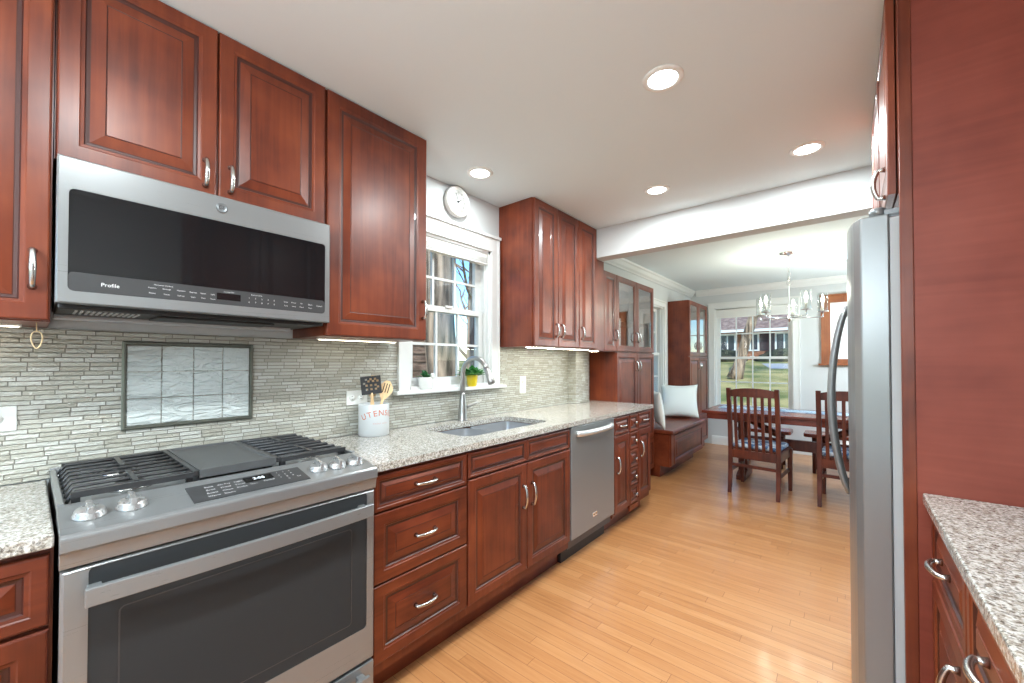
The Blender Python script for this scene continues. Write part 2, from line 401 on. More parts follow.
PROFILE = lambda t, fr, rz: [(0, 0), (0, t - .004), (.002, t - .001), (.005, t), (fr - .016, t), (fr - .013, t - .0025), (fr - .006, t - .0035), (fr - .003, t - .008), (fr + .004, t - .009), (fr + .006, t - .0085), (fr + rz, t - .002), (fr + rz + .003, t - .003), (fr + rz + .0035, t - .0015)]
def rect_loops(O, U, V, N, w, h, prof):
    O, U, V, N = map(Vector, (O, U, V, N)); L = []
    for d, k in prof: L.append([O + U * a + V * b + N * k for a, b in ((d, d), (w - d, d), (w - d, h - d), (d, h - d))])
    return L
def axes(side):
    return (Vector((0, 1, 0)), Vector((0, 0, 1)), Vector((1, 0, 0))) if side > 0 else (Vector((0, -1, 0)), Vector((0, 0, 1)), Vector((-1, 0, 0)))
def pull(O, D, N, L=.096, r=.0062):
    """arched pull: feet at O +- D*L/2 on the surface, bow along N"""
    O, D, N = Vector(O), Vector(D), Vector(N); mb = MB(); B = D.cross(N)
    pts = []; rad = []
    for k in range(15):
        t = -1 + 2 * k / 14; pts.append(O + D * (L / 2 * t) + N * (.018 + .012 * (1 - t * t))); rad.append(r * (1.0 + .25 * (1 - abs(t))))
    pts = [O - D * L / 2 + N * .001, O - D * L / 2 + N * .012] + pts + [O + D * L / 2 + N * .012, O + D * L / 2 + N * .001]
    rad = [r * 1.5, r * 1.0] + rad + [r * 1.0, r * 1.5]
    mb.tube(pts, rad, 10)
    return mb
def knob_mb(O, N, r=.014):
    N = Vector(N); a = Vector((0, 0, 1)); b = N.cross(a)
    return MB().lathe([(.001, 0), (r * .6, .0), (r * .45, .006), (r * .45, .012), (r * .85, .016), (r, .021), (r * .8, .026), (.001, .028)], O, axis=(a, b, N), n=18)
def front(parent, name, y0, y1, z0, z1, x, side=1, mat=None, t=.02, fr=None, rz=None, handle=None, glazed=False):
    U, V, N = axes(side); w = y1 - y0; h = z1 - z0
    O = Vector((x, y0 if side > 0 else y1, z0))
    mn = min(w, h)
    if fr is None: fr = .058 if mn > .24 else (.042 if mn > .15 else .030)
    if rz is None: rz = .036 if mn > .24 else (.026 if mn > .15 else .018)
    if mn < .13: fr, rz = .024, .012
    if mat is None: mat = m_cherry if h > w * .9 else m_cherry_h
    if glazed:
        mb = MB(); L = rect_loops(O, U, V, N, w, h, [(0, 0), (0, t - .004), (.002, t - .001), (.005, t), (fr - .016, t), (fr - .012, t - .003), (fr - .004, t - .004), (fr, t - .010), (fr, 0)])
        mb.loops(L, closed=True, smooth=False)
        o = build(mb, name, mat, parent)
        g = MB(); a, b = O + N * .006, None
        p = [O + U * i + V * j + N * .007 for i, j in ((fr, fr), (w - fr, fr), (w - fr, h - fr), (fr, h - fr))]
        g.loops([p, [q + N * .003 for q in p]], smooth=False)
        build(g, 'glass_pane', m_cabglass, o)
    else:
        mb = MB(); mb.loops(rect_loops(O, U, V, N, w, h, PROFILE(t, fr, rz)), smooth=False)
        for k in range(len(mb.f)):
            if 6 * 4 <= k < 9 * 4 or 10 * 4 <= k < 11 * 4: mb.mi[k] = 1
        o = build(mb, name, [mat, m_glaze], parent)
    if handle:
        k, a, b = handle[:3]; P_ = O + U * a + V * b + N * (t - (0 if k != 'h' else .0015))
        if k == 'v': build(pull(P_, V, N, handle[3] if len(handle) > 3 else .096), 'handle', m_nickel, o, smooth_all=True)
        elif k == 'h': build(pull(P_, U, N, handle[3] if len(handle) > 3 else .096), 'handle', m_nickel, o, smooth_all=True)
        else: build(knob_mb(P_, N), 'knob', m_nickel, o, smooth_all=True)
    return o

# ------------------------------------------------------------------ the setting
def struct(mb, name, mat, parent=None, **k):
    o = build(mb, name, mat, parent, **k)
    if not parent: o['kind'] = 'structure'
    return o
struct(MB().box(-.14, RX + .14, BY - .14, FY + .14, -.06, 0), 'floor', m_floor)
struct(MB().box(-.14, RX + .14, BY - .14, FY + .14, CZ, CZ + .08), 'ceiling', m_ceil)
def wall_with_holes(axis, p0, p1, a0, a1, z0, z1, holes):
    """wall slab, thickness p0..p1 along axis, running a0..a1; holes (b0,b1,h0,h1) sorted along a"""
    mb = MB(); cuts = sorted(set([a0, a1] + [v for h in holes for v in h[:2]])); zs = sorted(set([z0, z1] + [v for h in holes for v in h[2:]]))
    inside = lambda a, z: any(h[0] < a < h[1] and h[2] < z < h[3] for h in holes)
    P = (lambda p, a, z: (p, a, z)) if axis == 'x' else (lambda p, a, z: (a, p, z))
    grid = {}
    for i in range(len(cuts) - 1):
        for j in range(len(zs) - 1):
            if inside((cuts[i] + cuts[i + 1]) / 2, (zs[j] + zs[j + 1]) / 2): continue
            grid[i, j] = 1
    for (i, j) in grid:
        a, b, c, d = cuts[i], cuts[i + 1], zs[j], zs[j + 1]
        for p in (p0, p1): mb.add([P(p, a, c), P(p, b, c), P(p, b, d), P(p, a, d)], [(0, 1, 2, 3)])
        for (di, dj, e) in ((-1, 0, (a, c, a, d)), (1, 0, (b, c, b, d)), (0, -1, (a, c, b, c)), (0, 1, (a, d, b, d))):
            if (i + di, j + dj) not in grid:
                mb.add([P(p0, e[0], e[1]), P(p0, e[2], e[3]), P(p1, e[2], e[3]), P(p1, e[0], e[1])], [(0, 1, 2, 3)])
    return mb
KW = (1.425, 2.125, 1.125, 2.085)      # kitchen window opening y0 y1 z0 z1
SW = (4.70, 5.66, .74, 2.05)           # dining side window
FW = (.350, 1.372, .56, 2.14)          # far window (x)
struct(wall_with_holes('x', -.14, 0, BY - .14, FY + .14, 0, CZ, [KW, SW]), 'wall_left', m_wall, weld=1e-5)
struct(wall_with_holes('y', FY, FY + .14, 0, RX, 0, CZ, [FW]), 'wall_far', m_wall, weld=1e-5)
struct(wall_with_holes('x', RX, RX + .14, BY, FY, 0, CZ, [(4.0, 6.6, .5, 2.2)]), 'wall_right', m_wall, weld=1e-5)
w5 = MB().box(RX - .02, RX, 3.92, 4.0, .42, 2.28).box(RX - .02, RX, 6.6, 6.68, .42, 2.28).box(RX - .02, RX, 4.0, 6.6, .42, .5).box(RX - .02, RX, 4.0, 6.6, 2.2, 2.28)
for y in (4.0, 4.84, 5.70, 6.54): w5.box(RX + .03, RX + .08, y, y + .06, .5, 2.2)
struct(w5, 'added_right_window', m_trim)  # added unseen window, brings extra daylight into the dining end
struct(wall_with_holes('y', BY - .14, BY, 0, RX, 0, CZ, [(.20, 2.70, .08, 2.25)]), 'wall_back', m_wall, weld=1e-5)
struct(MB().box(0, RX, 3.131, 3.27, 2.188, CZ), 'beam', m_wall)
# tiled backsplash skin on the wall
bs = MB()
bs.box(0, .006, -.60, .783, .916, 1.398).box(0, .006, .783, 1.345, .916, 1.398).box(0, .006, 1.345, 2.205, .916, 1.10).box(0, .006, 2.205, 3.56, .916, 1.398)
o = struct(bs, 'backsplash', m_tile, weld=1e-5)
struct(MB().box(0.006, .085, 3.17, 3.40, .916, 1.390), 'trim_1', m_tile)
# crown moulding and baseboard of the dining end
cr = [(0, 0), (.016, 0), (.022, .012), (.045, .030), (.065, .062), (.080, .072), (.085, .090), (0, .090)]
z_c = CZ - .09
struct(MB().prism(cr, lambda p: (p[0], 3.271, z_c + p[1]), lambda p: (p[0], FY, z_c + p[1])), 'trim_2', m_trim)
struct(MB().prism(cr, lambda p: (.086, FY - p[0], z_c + p[1]), lambda p: (RX, FY - p[0], z_c + p[1])), 'trim_3', m_trim)
bbp = [(0, 0), (.016, 0), (.016, .10), (.012, .125), (.004, .135), (0, .135)]
struct(MB().prism(bbp, lambda p: (.302, FY - p[0], p[1]), lambda p: (RX, FY - p[0], p[1])), 'baseboard_far', m_trim)

def window(name, axis, plane, out, op, casing, cols, rows_, meet, sashd=(.05, .085), sill=None, head=.095):
    """double hung window; axis 'x' = wall at x=plane (runs y), 'y' = wall at y=plane (runs x); out = direction of outside"""
    a0, a1, z0, z1 = op
    P = (lambda d, a, z: (plane + d * out, a, z)) if axis == 'x' else (lambda d, a, z: (a, plane + d * out, z))
    def bx(mb, d0, d1, b0, b1, c0, c1):
        p, q = P(d0, b0, c0), P(d1, b1, c1); return mb.box(p[0], q[0], p[1], q[1], p[2], q[2])
    e = bpy.data.objects.new(name, None); COL.objects.link(e); e.location = P(0, (a0 + a1) / 2, z0); e['kind'] = 'structure'
    c = MB()
    bx(c, -.018, 0, a0 - casing, a0, z0 - (0 if sill else casing), z1 + head); bx(c, -.018, 0, a1, a1 + casing, z0 - (0 if sill else casing), z1 + head)
    bx(c, -.018, 0, a0, a1, z1, z1 + head); bx(c, -.030, 0, a0 - casing - .012, a1 + casing + .012, z1 + head, z1 + head + .02)
    bx(c, -.024, -.0005, a0 - casing - .002, a0 - casing + .014, z0 + .001, z1 + head - .001); bx(c, -.024, -.0005, a1 + casing - .014, a1 + casing + .002, z0 + .001, z1 + head - .001)
    if not sill: bx(c, -.018, 0, a0, a1, z0 - casing, z0)
    build(c, 'casing', m_trim, e)
    j = MB(); jt = .018
    bx(j, 0, .14, a0, a0 + jt, z0, z1); bx(j, 0, .14, a1 - jt, a1, z0, z1); bx(j, 0, .14, a0, a1, z1 - jt, z1); bx(j, 0, .14, a0, a1, z0, z0 + jt)
    bx(j, .028, .04, a0 + jt, a0 + jt + .012, z0, z1); bx(j, .028, .04, a1 - jt - .012, a1 - jt, z0, z1)
    build(j, 'jamb', m_trim, e)
    if sill:
        s = MB(); bx(s, -sill, .03, a0 - casing - .03, a1 + casing + .05, z0 - .022, z0); build(s, 'sill', m_trim, e, bevel=.005)
    b0, b1 = a0 + jt, a1 - jt; st = .048
    for k, (d, c0, c1, bot, top) in enumerate(((sashd[0], z0 + jt, meet + .018, .05, .036), (sashd[1], meet - .018, z1 - jt, .036, .04))):
        f = MB(); dt = .030
        bx(f, d, d + dt, b0, b0 + st, c0, c1); bx(f, d, d + dt, b1 - st, b1, c0, c1)
        bx(f, d, d + dt, b0 + st, b1 - st, c0, c0 + bot); bx(f, d, d + dt, b0 + st, b1 - st, c1 - top, c1)
        sash = build(f, 'sash', m_trim, e)
        g0, g1, h0, h1 = b0 + st, b1 - st, c0 + bot, c1 - top
        m = MB()
        for i in range(1, cols):
            y = g0 + (g1 - g0) * i / cols; bx(m, d + .006, d + .024, y - .008, y + .008, h0, h1)
        for i in range(1, rows_):
            z = h0 + (h1 - h0) * i / rows_; bx(m, d + .007, d + .023, g0, g1, z - .008, z + .008)
        build(m, 'muntins', m_trim, sash)
        p = MB(); bx(p, d + .013, d + .017, g0, g1, h0, h1); build(p, 'pane', m_pane, sash)
        if k == 0:
            l_ = MB(); am = (a0 + a1) / 2; bx(l_, d - .012, d, am - .03, am + .03, c1 - .006, c1 + .008); build(l_, 'lock', m_white, sash)
    return e
window('window_1', 'x', 0, -1, KW, .078, 3, 2, 1.634, sill=.05)
window('window_2', 'y', FY, 1, FW, .082, 4, 2, 1.355, sill=.04, head=.06)
window('window_3', 'x', 0, -1, SW, .075, 3, 2, 1.40, head=.06)
rw = MB(); y = BY
rw.box(.12, 2.78, y, y + .02, 2.25, 2.33).box(.12, .20, y, y + .02, 0, 2.25).box(2.70, 2.78, y, y + .02, 0, 2.25).box(.2, 2.7, y - .1, y - .02, .0, .08)
for x in (.20, 1.40, 2.64): rw.box(x, x + .06, y - .08, y - .03, .08, 2.25)
struct(rw, 'added_rear_door', m_trim)  # added unseen glass door, lets daylight in from behind the camera

# ------------------------------------------------------------------ outdoors
ground = MB()
gy = [(-60, -.9), (-12, -.7), (9, -.6), (16, .05), (36, 1.45), (140, 2.2)]
for (ya, za), (yb, zb) in zip(gy, gy[1:]): ground.add([(-90, ya, za), (90, ya, za), (90, yb, zb), (-90, yb, zb)], [(0, 1, 2, 3)])
struct(ground, 'ground', m_lawn, weld=1e-4)
def gz(y):
    for (ya, za), (yb, zb) in zip(gy, gy[1:]):
        if ya <= y <= yb: return za + (zb - za) * (y - ya) / (yb - ya)
    return 0
struct(MB().box(-3, 6, -9, BY - .15, -.25, -.10), 'bounce_patio', plain('pale_concrete', rgb(205, 203, 198), .9))  # added unseen pale slab, bounces sunlight up to the ceiling
def tree(name, loc, H, r0, r1, lean, label, mat, nb, spread, forks=None, start=.35, group=None, seed=1):
    rnd = random.Random(seed); t = thing(name, loc, label, 'tree', group); L = Vector(loc)
    mb = MB(); pts = []; rad = []
    for k in range(13):
        f = k / 12; pts.append(L + Vector((lean[0] * f + .05 * r0 * math.sin(k * 1.7), lean[1] * f + .2 * r0 * math.sin(k * 1.1), H * f))); rad.append((r0 * (1 - f) + r1 * f) * (1 + .5 * max(0, 1 - f * 9)))
    mb.tube(pts, rad, 14); build(mb, 'trunk', mat, t, smooth_all=True)
    bm_ = MB()
    def limb(p, d, ln, r, lev):
        q = [p]; dd = d.copy()
        for k in range(4):
            dd = (dd + Vector((rnd.uniform(-.35, .35), rnd.uniform(-.35, .35), rnd.uniform(-.1, .3)))).normalized(); q.append(q[-1] + dd * ln / 4)
        bm_.tube(q, [r, r * .85, r * .7, r * .55, r * .35], 6)
        if lev > 0:
            for k in range(3):
                limb(q[1 + k], (dd + Vector((rnd.uniform(-1, 1), rnd.uniform(-1, 1), rnd.uniform(-.1, .8)))).normalized(), ln * .62, r * .5, lev - 1)
    for k in range(nb):
        f = start + (1 - start) * k / max(1, nb - 1) ; i = min(12, int(f * 12)); a = rnd.uniform(0, 2 * PI)
        limb(pts[i], Vector((math.cos(a), math.sin(a), .45)).normalized(), spread * rnd.uniform(.7, 1.1), rad[i] * .45, 3)
    build(bm_, 'branches', mat, t, smooth_all=True)
    return t
tree('garden_tree', (-3.0, 4.28, -.7), 9, .27, .17, (0, -.28), 'thick rough-barked tree trunk close outside the window over the sink', m_bark, 6, 2.5, start=.45, seed=3)
tree('garden_tree', (-4.2, 6.0, -.7), 8, .10, .05, (.05, .1), 'slim pale tree just right of the thick trunk outside the sink window', m_bark2, 10, 2.2, start=.30, seed=5)
tree('garden_tree', (-9, 11.2, -.7), 9, .12, .05, (.1, .2), 'bare branching tree farther back outside the sink window', m_bark2, 12, 3.2, start=.28, seed=8)
# neighbour's sided house seen low left through the kitchen window
nh = thing('neighbour_house', (-6.6, 5.2, -.7), 'brown lap-sided house behind the thick trunk outside the sink window', 'house')
sd = MB(); zz = -.7
while zz < 2.7:
    sd.add([(-6.0, 2.0, zz), (-6.0, 6.75, zz), (-6.03, 6.75, zz + .2), (-6.03, 2.0, zz + .2)], [(0, 1, 2, 3)]); sd.add([(-6.03, 2, zz + .2), (-6.03, 6.75, zz + .2), (-6.0, 6.75, zz + .2), (-6.0, 2, zz + .2)], [(0, 1, 2, 3)]); zz += .2
sd.box(-9, -6.031, 2.0, 6.74, -.7, 2.7)
build(sd, 'siding', m_siding, nh, weld=1e-4)
build(MB().prism([(-9.3, 2.7), (-5.7, 2.7), (-7.5, 3.7)], lambda p: (p[0], 1.8, p[1]), lambda p: (p[0], 6.9, p[1])), 'roof', m_roof, nh)
fe = MB()
for k in range(16): fe.box(-7.06, -7.0, 7.0 + k * .17, 7.14 + k * .17, -.7, 1.0)
fe.box(-7.0, -6.96, 7.0, 9.72, .5, .6); fe.box(-7.0, -6.96, 7.0, 9.72, -.3, -.2)
tag(build(fe, 'garden_fence', m_siding), 'brown board fence beyond the trees outside the sink window', 'fence')
# brick house across the lawn
HY = 36; hb = gz(HY)
bh = thing('brick_house', (-6, HY, hb), 'brick ranch house with white windows across the lawn beyond the dining window', 'house')
build(MB().box(-26, 6, HY, HY + 9, hb - .3, 3.8), 'wall', m_brick, bh)
build(MB().prism([(-.9, 3.75), (9.9, 3.75), (4.5, 5.9)], lambda p: (-26.8, HY + p[0], p[1]), lambda p: (6.8, HY + p[0], p[1])), 'roof', m_roof, bh)
build(MB().box(-26.5, 6.5, HY - .9, HY - .75, 3.6, 3.8), 'fascia', m_housewhite, bh)
for x in (-20.0, -15.4, -9.2, -5.5, -3.9, -1.7, 2.6):
    wd = .95
    f = build(MB().box(x - wd / 2 - .12, x + wd / 2 + .12, HY - .08, HY - .001, 2.15, 3.50), 'window', m_housewhite, bh)
    g = MB().box(x - wd / 2, x - .05, HY - .09, HY - .081, 2.25, 3.40); g.box(x + .05, x + wd / 2, HY - .09, HY - .081, 2.25, 3.40); build(g, 'pane', m_housedark, f)
    for s in ((1,) if x in (-3.9,) else (-1, 1) if x not in (-5.5,) else ()):
        xs = x + s * (wd / 2 + .40); build(MB().box(xs - .24, xs + .24, HY - .06, HY - .001, 2.15, 3.50), 'shutter', m_shutter, bh)
def bush(x, y, sx, sy, sz, seed, label):
    rnd = random.Random(seed); mb = MB(); L = []
    n, m = 16, 9
    for i in range(m + 1):
        th = PI * .5 * i / m * 1.0; L.append([Vector((x + sx * math.cos(th) * math.cos(2 * PI * k / n) * rnd.uniform(.88, 1.1), y + sy * math.cos(th) * math.sin(2 * PI * k / n) * rnd.uniform(.88, 1.1), gz(y) - .05 + sz * math.sin(th) * rnd.uniform(.92, 1.05))) for k in range(n)])
    mb.loops(L); return tag(build(mb, 'hedge', m_hedge), label, 'hedge', 'dark hedges along the brick house')
for k, x in enumerate((-21.6, -17.6, -13.6, -9.6, -5.6, -1.6, 2.4)): bush(x, HY - 1.3, 1.8, .8, .95, k, 'dark clipped hedge in front of the brick house')
tree('lawn_tree', (-2.3, 22, gz(22)), 7, .25, .14, (1.9, 0), 'leaning bare tree on the lawn beyond the dining window', m_bark, 7, 3.6, start=.42, seed=21)
tree('lawn_tree', (-14, 52, .5), 14, .35, .12, (0, 0), 'bare tree standing behind the brick house roof', m_bark2, 10, 5, start=.3, seed=22, group='bare trees behind the brick house')
tree('lawn_tree', (-4, 54, .5), 13, .35, .12, (0, 0), 'bare tree standing behind the brick house roof', m_bark2, 10, 5, start=.3, seed=24, group='bare trees behind the brick house')
dv = MB(); dv.add([(-1.6, 28, gz(28) + .02), (20, 28, gz(28) + .02), (20, 32, gz(32) + .02), (-2.6, 32, gz(32) + .02)], [(0, 1, 2, 3)])
struct(dv, 'path', m_drive)

# ------------------------------------------------------------------ base cabinets, left run
BX = .612; ZB = .168; ZT = .868; KX = .53
def carcass(y0, y1, x0=0.008, x1=BX, z0=.10, z1=.880): return MB().box(x0, x1, y0, y1, z0, z1)
def base_cab(y0, y1, label, opened=False):
    t = thing('base_cabinet', (.3, (y0 + y1) / 2, 0), label, 'cabinet')
    mb = MB()
    if opened:
        mb.box(.008, BX, y0, y0 + .018, .12, .880).box(.008, BX, y1 - .018, y1, .12, .880).box(.008, BX, y0 + .018, y1 - .018, .12, .14).box(.008, .02, y0 + .018, y1 - .018, .14, .880).box(BX - .02, BX, y0 + .018, y1 - .018, .14, .880)
    else: mb.box(.008, BX, y0, y1, .12, .880)
    build(mb, 'body', m_cherry, t)
    build(MB().box(.03, KX, y0, y1, 0, .12), 'toe_kick', m_cherry_h, t)
    return t
t = base_cab(-.60, .040, 'cherry base cabinet left of the range with drawer over door')
front(t, 'drawer', -.42, .034, .715, ZT, BX, handle=('h', .2, .075))
front(t, 'door', -.42, .034, ZB, .705, BX, handle=('v', .37, .43))
front(t, 'drawer', -.595, -.425, .715, ZT, BX)
front(t, 'door', -.595, -.425, ZB, .705, BX)
YR1 = .812
t = base_cab(YR1, 1.299, 'cherry base cabinet with three wide drawers beside the range')
for z0, z1 in ((.729, ZT), (.462, .722), (ZB, .455)):
    front(t, 'drawer', YR1 + .010, 1.294, z0, z1, BX, handle=('h', .235, (z1 - z0) / 2))
t = base_cab(1.301, 2.190, 'cherry sink cabinet with two doors and two false fronts', True)
for y0, y1, hx in ((1.306, 1.742, .40), (1.748, 2.184, .036)):
    front(t, 'false_front', y0, y1, .752, ZT, BX)
    front(t, 'door', y0, y1, ZB, .742, BX, handle=('v', hx, .40, .115))
t = base_cab(2.806, 3.083, 'narrow cherry base cabinet with one drawer and door right of the dishwasher')
front(t, 'drawer', 2.812, 3.078, .735, ZT, BX, handle=('h', .133, .066, .09))
front(t, 'door', 2.812, 3.078, .150, .725, BX, handle=('v', .036, .36, .115))
t = base_cab(3.085, 3.250, 'slim cherry stack of five small knobbed drawers')
build(MB().box(BX, BX + .018, 3.085, 3.250, .10, .14), 'base_strip', m_cherry_h, t)
zz = [.150, .296, .440, .584, .728, .872]
for a, b in zip(zz, zz[1:]): front(t, 'drawer', 3.090, 3.246, a, b - .007, BX, handle=('k', .078, (b - a) / 2 - .003))
t = base_cab(3.252, 3.525, 'cherry base cabinet at the end of the counter near the window bench')
front(t, 'drawer', 3.258, 3.520, .735, ZT, BX, handle=('h', .131, .066, .09))
front(t, 'door', 3.258, 3.520, .165, .725, BX, handle=('v', .036, .40, .115))

# counters
def slab(parts, holes=None): pass
ct = MB()
XE = .645; z0, z1 = .884, .914
ya, yb, hy0, hy1, hx0, hx1, rr = 1.34, 2.24, 1.41, 2.135, .135, .515, .07
def rr_loop(x0, x1, y0, y1, r, z, n=5):
    P = []
    for cx, cy_, a0 in ((x1 - r, y0 + r, -90), (x1 - r, y1 - r, 0), (x0 + r, y1 - r, 90), (x0 + r, y0 + r, 180)):
        for k in range(n + 1):
            a = math.radians(a0 + 90 * k / n); P.append(Vector((cx + r * math.cos(a), cy_ + r * math.sin(a), z)))
    return P
def outer_match(P, x0, x1, y0, y1, z, n=5):
    Q = []; cor = [(x1, y0), (x1, y1), (x0, y1), (x0, y0)]
    for c in range(4):
        for k in range(n + 1): Q.append(Vector((cor[c][0], cor[c][1], z)))
    return Q
inn_t = rr_loop(hx0, hx1, hy0, hy1, rr, z1); inn_b = [Vector((p.x, p.y, z0)) for p in inn_t]
n_ = len(inn_t); c4 = [(XE, ya), (XE, yb), (.008, yb), (.008, ya)]
vs_ = list(inn_t) + list(inn_b) + [Vector((x, y, z1)) for x, y in c4] + [Vector((x, y, z0)) for x, y in c4]
fs_ = []
for i in range(n_): fs_.append((i, (i + 1) % n_, n_ + (i + 1) % n_, n_ + i))
for lvl, off, oo in ((0, 0, 2 * n_), (1, n_, 2 * n_ + 4)):
    for c in range(4):
        idx = [off + c * 6 + k for k in range(6)]
        for k in range(5): fs_.append((idx[k], idx[k + 1], oo + c))
        nx = (c + 1) % 4; fs_.append((idx[5], off + nx * 6, oo + nx, oo + c))
fs_ += [(2 * n_, 2 * n_ + 1, 2 * n_ + 5, 2 * n_ + 4), (2 * n_ + 2, 2 * n_ + 3, 2 * n_ + 7, 2 * n_ + 6)]
ct.add(vs_, fs_)
def open_slab(mb, y0, y1, cap0, cap1):
    V = [(.008, y0, z0), (XE, y0, z0), (XE, y1, z0), (.008, y1, z0), (.008, y0, z1), (XE, y0, z1), (XE, y1, z1), (.008, y1, z1)]
    F = [(0, 3, 2, 1), (4, 5, 6, 7), (1, 2, 6, 5), (3, 0, 4, 7)]
    if cap0: F.append((0, 1, 5, 4))
    if cap1: F.append((2, 3, 7, 6))
    mb.add(V, F)
open_slab(ct, YR1, ya, True, False); open_slab(ct, yb, 3.553, False, True)
tag(build(ct, 'countertop', m_granite, weld=1e-5), 'long speckled granite countertop with the sink cut into it', 'countertop')
tag(build(MB().box(.008, XE, -.60, .040, z0, z1), 'countertop', m_granite, bevel=.004), 'short speckled granite countertop left of the range', 'countertop')

# sink
t = thing('sink', (.32, 1.77, .70), 'stainless double-bowl undermount sink under the window', 'sink')
rim = MB(); rim.loops([rr_loop(hx0 - .012, hx1 + .012, hy0 - .012, hy1 + .012, .06, z0 - .003), rr_loop(hx0 + .012, hx1 - .012, hy0 + .012, hy1 - .012, .06, z0 - .003)], False, False)
def bowl(y0, y1):
    mb = MB(); x0_, x1_ = hx0 + .006, hx1 - .006
    L = [rr_loop(x0_, x1_, y0, y1, .055, z0 - .003), rr_loop(x0_ + .006, x1_ - .006, y0 + .006, y1 - .006, .055, z0 - .16), rr_loop(x0_ + .03, x1_ - .03, y0 + .03, y1 - .03, .04, z0 - .19)]
    mb.loops(L, False, True)
    L2 = [rr_loop(x0_ - .004, x1_ + .004, y0 - .004, y1 + .004, .058, z0 - .003), rr_loop(x0_ + .002, x1_ - .002, y0 + .002, y1 - .002, .058, z0 - .165), rr_loop(x0_ + .028, x1_ - .028, y0 + .028, y1 - .028, .044, z0 - .194)]
    mb.loops(L2, False, True); mb.loops([L2[0], L[0]], False, False)
    return mb
for y0, y1 in ((hy0 + .004, 1.742), (1.764, hy1 - .004)):
    b = build(bowl(y0, y1), 'bowl', m_sink, t, smooth_all=False)
    build(MB().lathe([(.001, -.003), (.04, -.003), (.045, .0), (.04, .003), (.025, .001), (.001, .001)], (.30, (y0 + y1) / 2, z0 - .19)), 'drain', m_chrome, b)
build(MB().box(hx0 + .012, hx1 - .012, 1.744, 1.762, z0 - .09, z0 - .008), 'divider', m_sink, t, bevel=.004)
# faucet
t = thing('faucet', (.062, 1.80, .914), 'brushed nickel gooseneck pull-down faucet behind the sink', 'faucet')
build(MB().lathe([(.001, 0), (.034, 0), (.034, .004), (.031, .012), (.028, .06), (.023, .12), (.0175, .165), (.017, .18), (.001, .18)], (.062, 1.80, .914)), 'base', m_faucet, t)
pts = [(.062, 1.80, 1.08)]; R = .110; cxx = .062 + R; cz_ = 1.205
for k in range(0, 17):
    a = PI - PI * .87 * k / 16; pts.append((cxx + R * math.cos(a), 1.80, cz_ + R * math.sin(a)))
build(MB().tube(pts, .0155, 14), 'spout', m_faucet, t, smooth_all=True)
e0 = Vector(pts[-1]); dr = (e0 - Vector(pts[-2])).normalized()
build(MB().tube([e0 - dr * .002, e0 + dr * .015, e0 + dr * .05, e0 + dr * .095, e0 + dr * .10], [.0165, .0185, .0205, .0235, .020], 14), 'spray_head', m_faucet, t, smooth_all=True)
build(MB().tube([(.068, 1.81, 1.000), (.075, 1.838, 1.004), (.088, 1.880, 1.018), (.100, 1.930, 1.034)], [.016, .013, .010, .008], 10), 'lever', m_faucet, t, smooth_all=True)

# dishwasher
t = thing('dishwasher', (.3, 2.498, 0), 'stainless dishwasher between the sink cabinet and the narrow cabinet', 'dishwasher')
build(MB().box(.03, .600, 2.196, 2.800, .10, .875), 'body', m_grey, t)
m_dwh = plain('satin_pale_metal', (.72, .72, .71, 1), .34, .6)
dw = MB().box(.600, .634, 2.197, 2.799, .165, .876); d = build(dw, 'door', m_steel_v, t, bevel=.004)
pts = [(.632, 2.262, .828)] + [(.645 + .030 * math.sin(PI * k / 12) ** .5, 2.262 + .482 * k / 12, .828) for k in range(13)] + [(.632, 2.744, .828)]
build(MB().tube(pts, .017, 12, flat=(1.1, .8)), 'handle', m_dwh, d, smooth_all=True)
bd = MB().box(.634, .6355, 2.47, 2.53, .235, .262); build(bd, 'badge', m_chrome, d)
lt = MB(); put_text(lt, 'KitchenAid', .010, (.6358, 2.50, .2485), (0, 1, 0), (0, 0, 1)); build(lt, 'badge_lettering', m_graphite, d, recalc=False)
build(MB().box(.03, .55, 2.2, 2.796, 0, .155), 'toe_kick', m_black, t)

# ------------------------------------------------------------------ wall cabinets
UX = .305; UB = 1.400; UT = 2.4345
def wall_cab(name, y0, y1, z0, z1, label, x1=UX):
    t = thing(name, (.15, (y0 + y1) / 2, z0), label, 'cabinet')
    build(MB().box(.0, x1, y0, y1, z0, z1), 'body', m_cherry, t)
    return t
t = wall_cab('wall_cabinet', -.60, .036, UB, UT, 'tall cherry wall cabinet above the counter left of the range')
front(t, 'door', -.42, .033, UB + .003, UT - .004, UX, handle=('v', .423, .135))
front(t, 'door', -.597, -.424, UB + .003, UT - .004, UX)
t = wall_cab('wall_cabinet', .038, .780, 1.852, UT, 'short double-door cherry wall cabinet above the microwave')
front(t, 'door', .041, .405, 1.856, UT - .004, UX, handle=('v', .332, .07, .085))
front(t, 'door', .411, .777, 1.856, UT - .004, UX, handle=('v', .034, .07, .085))
t = wall_cab('wall_cabinet', .784, 1.303, UB, UT, 'tall single-door cherry wall cabinet between the microwave and the sink window')
front(t, 'door', .788, 1.300, UB + .003, UT - .004, UX, fr=.066, handle=('v', .488, .15, .085))
t = wall_cab('wall_cabinet', 2.222, 3.122, UB, UT, 'three-door cherry wall cabinet right of the sink window')
for k, hx in enumerate((.262, .034, .034)):
    a = 2.225 + k * .299; front(t, 'door', a + .002, a + .296, UB + .003, UT - .004, UX, handle=('v', hx, .12, .09))
build(MB().box(0, .300, 3.133, 3.296, 1.392, 2.186), 'filler_panel', m_cherry, t)
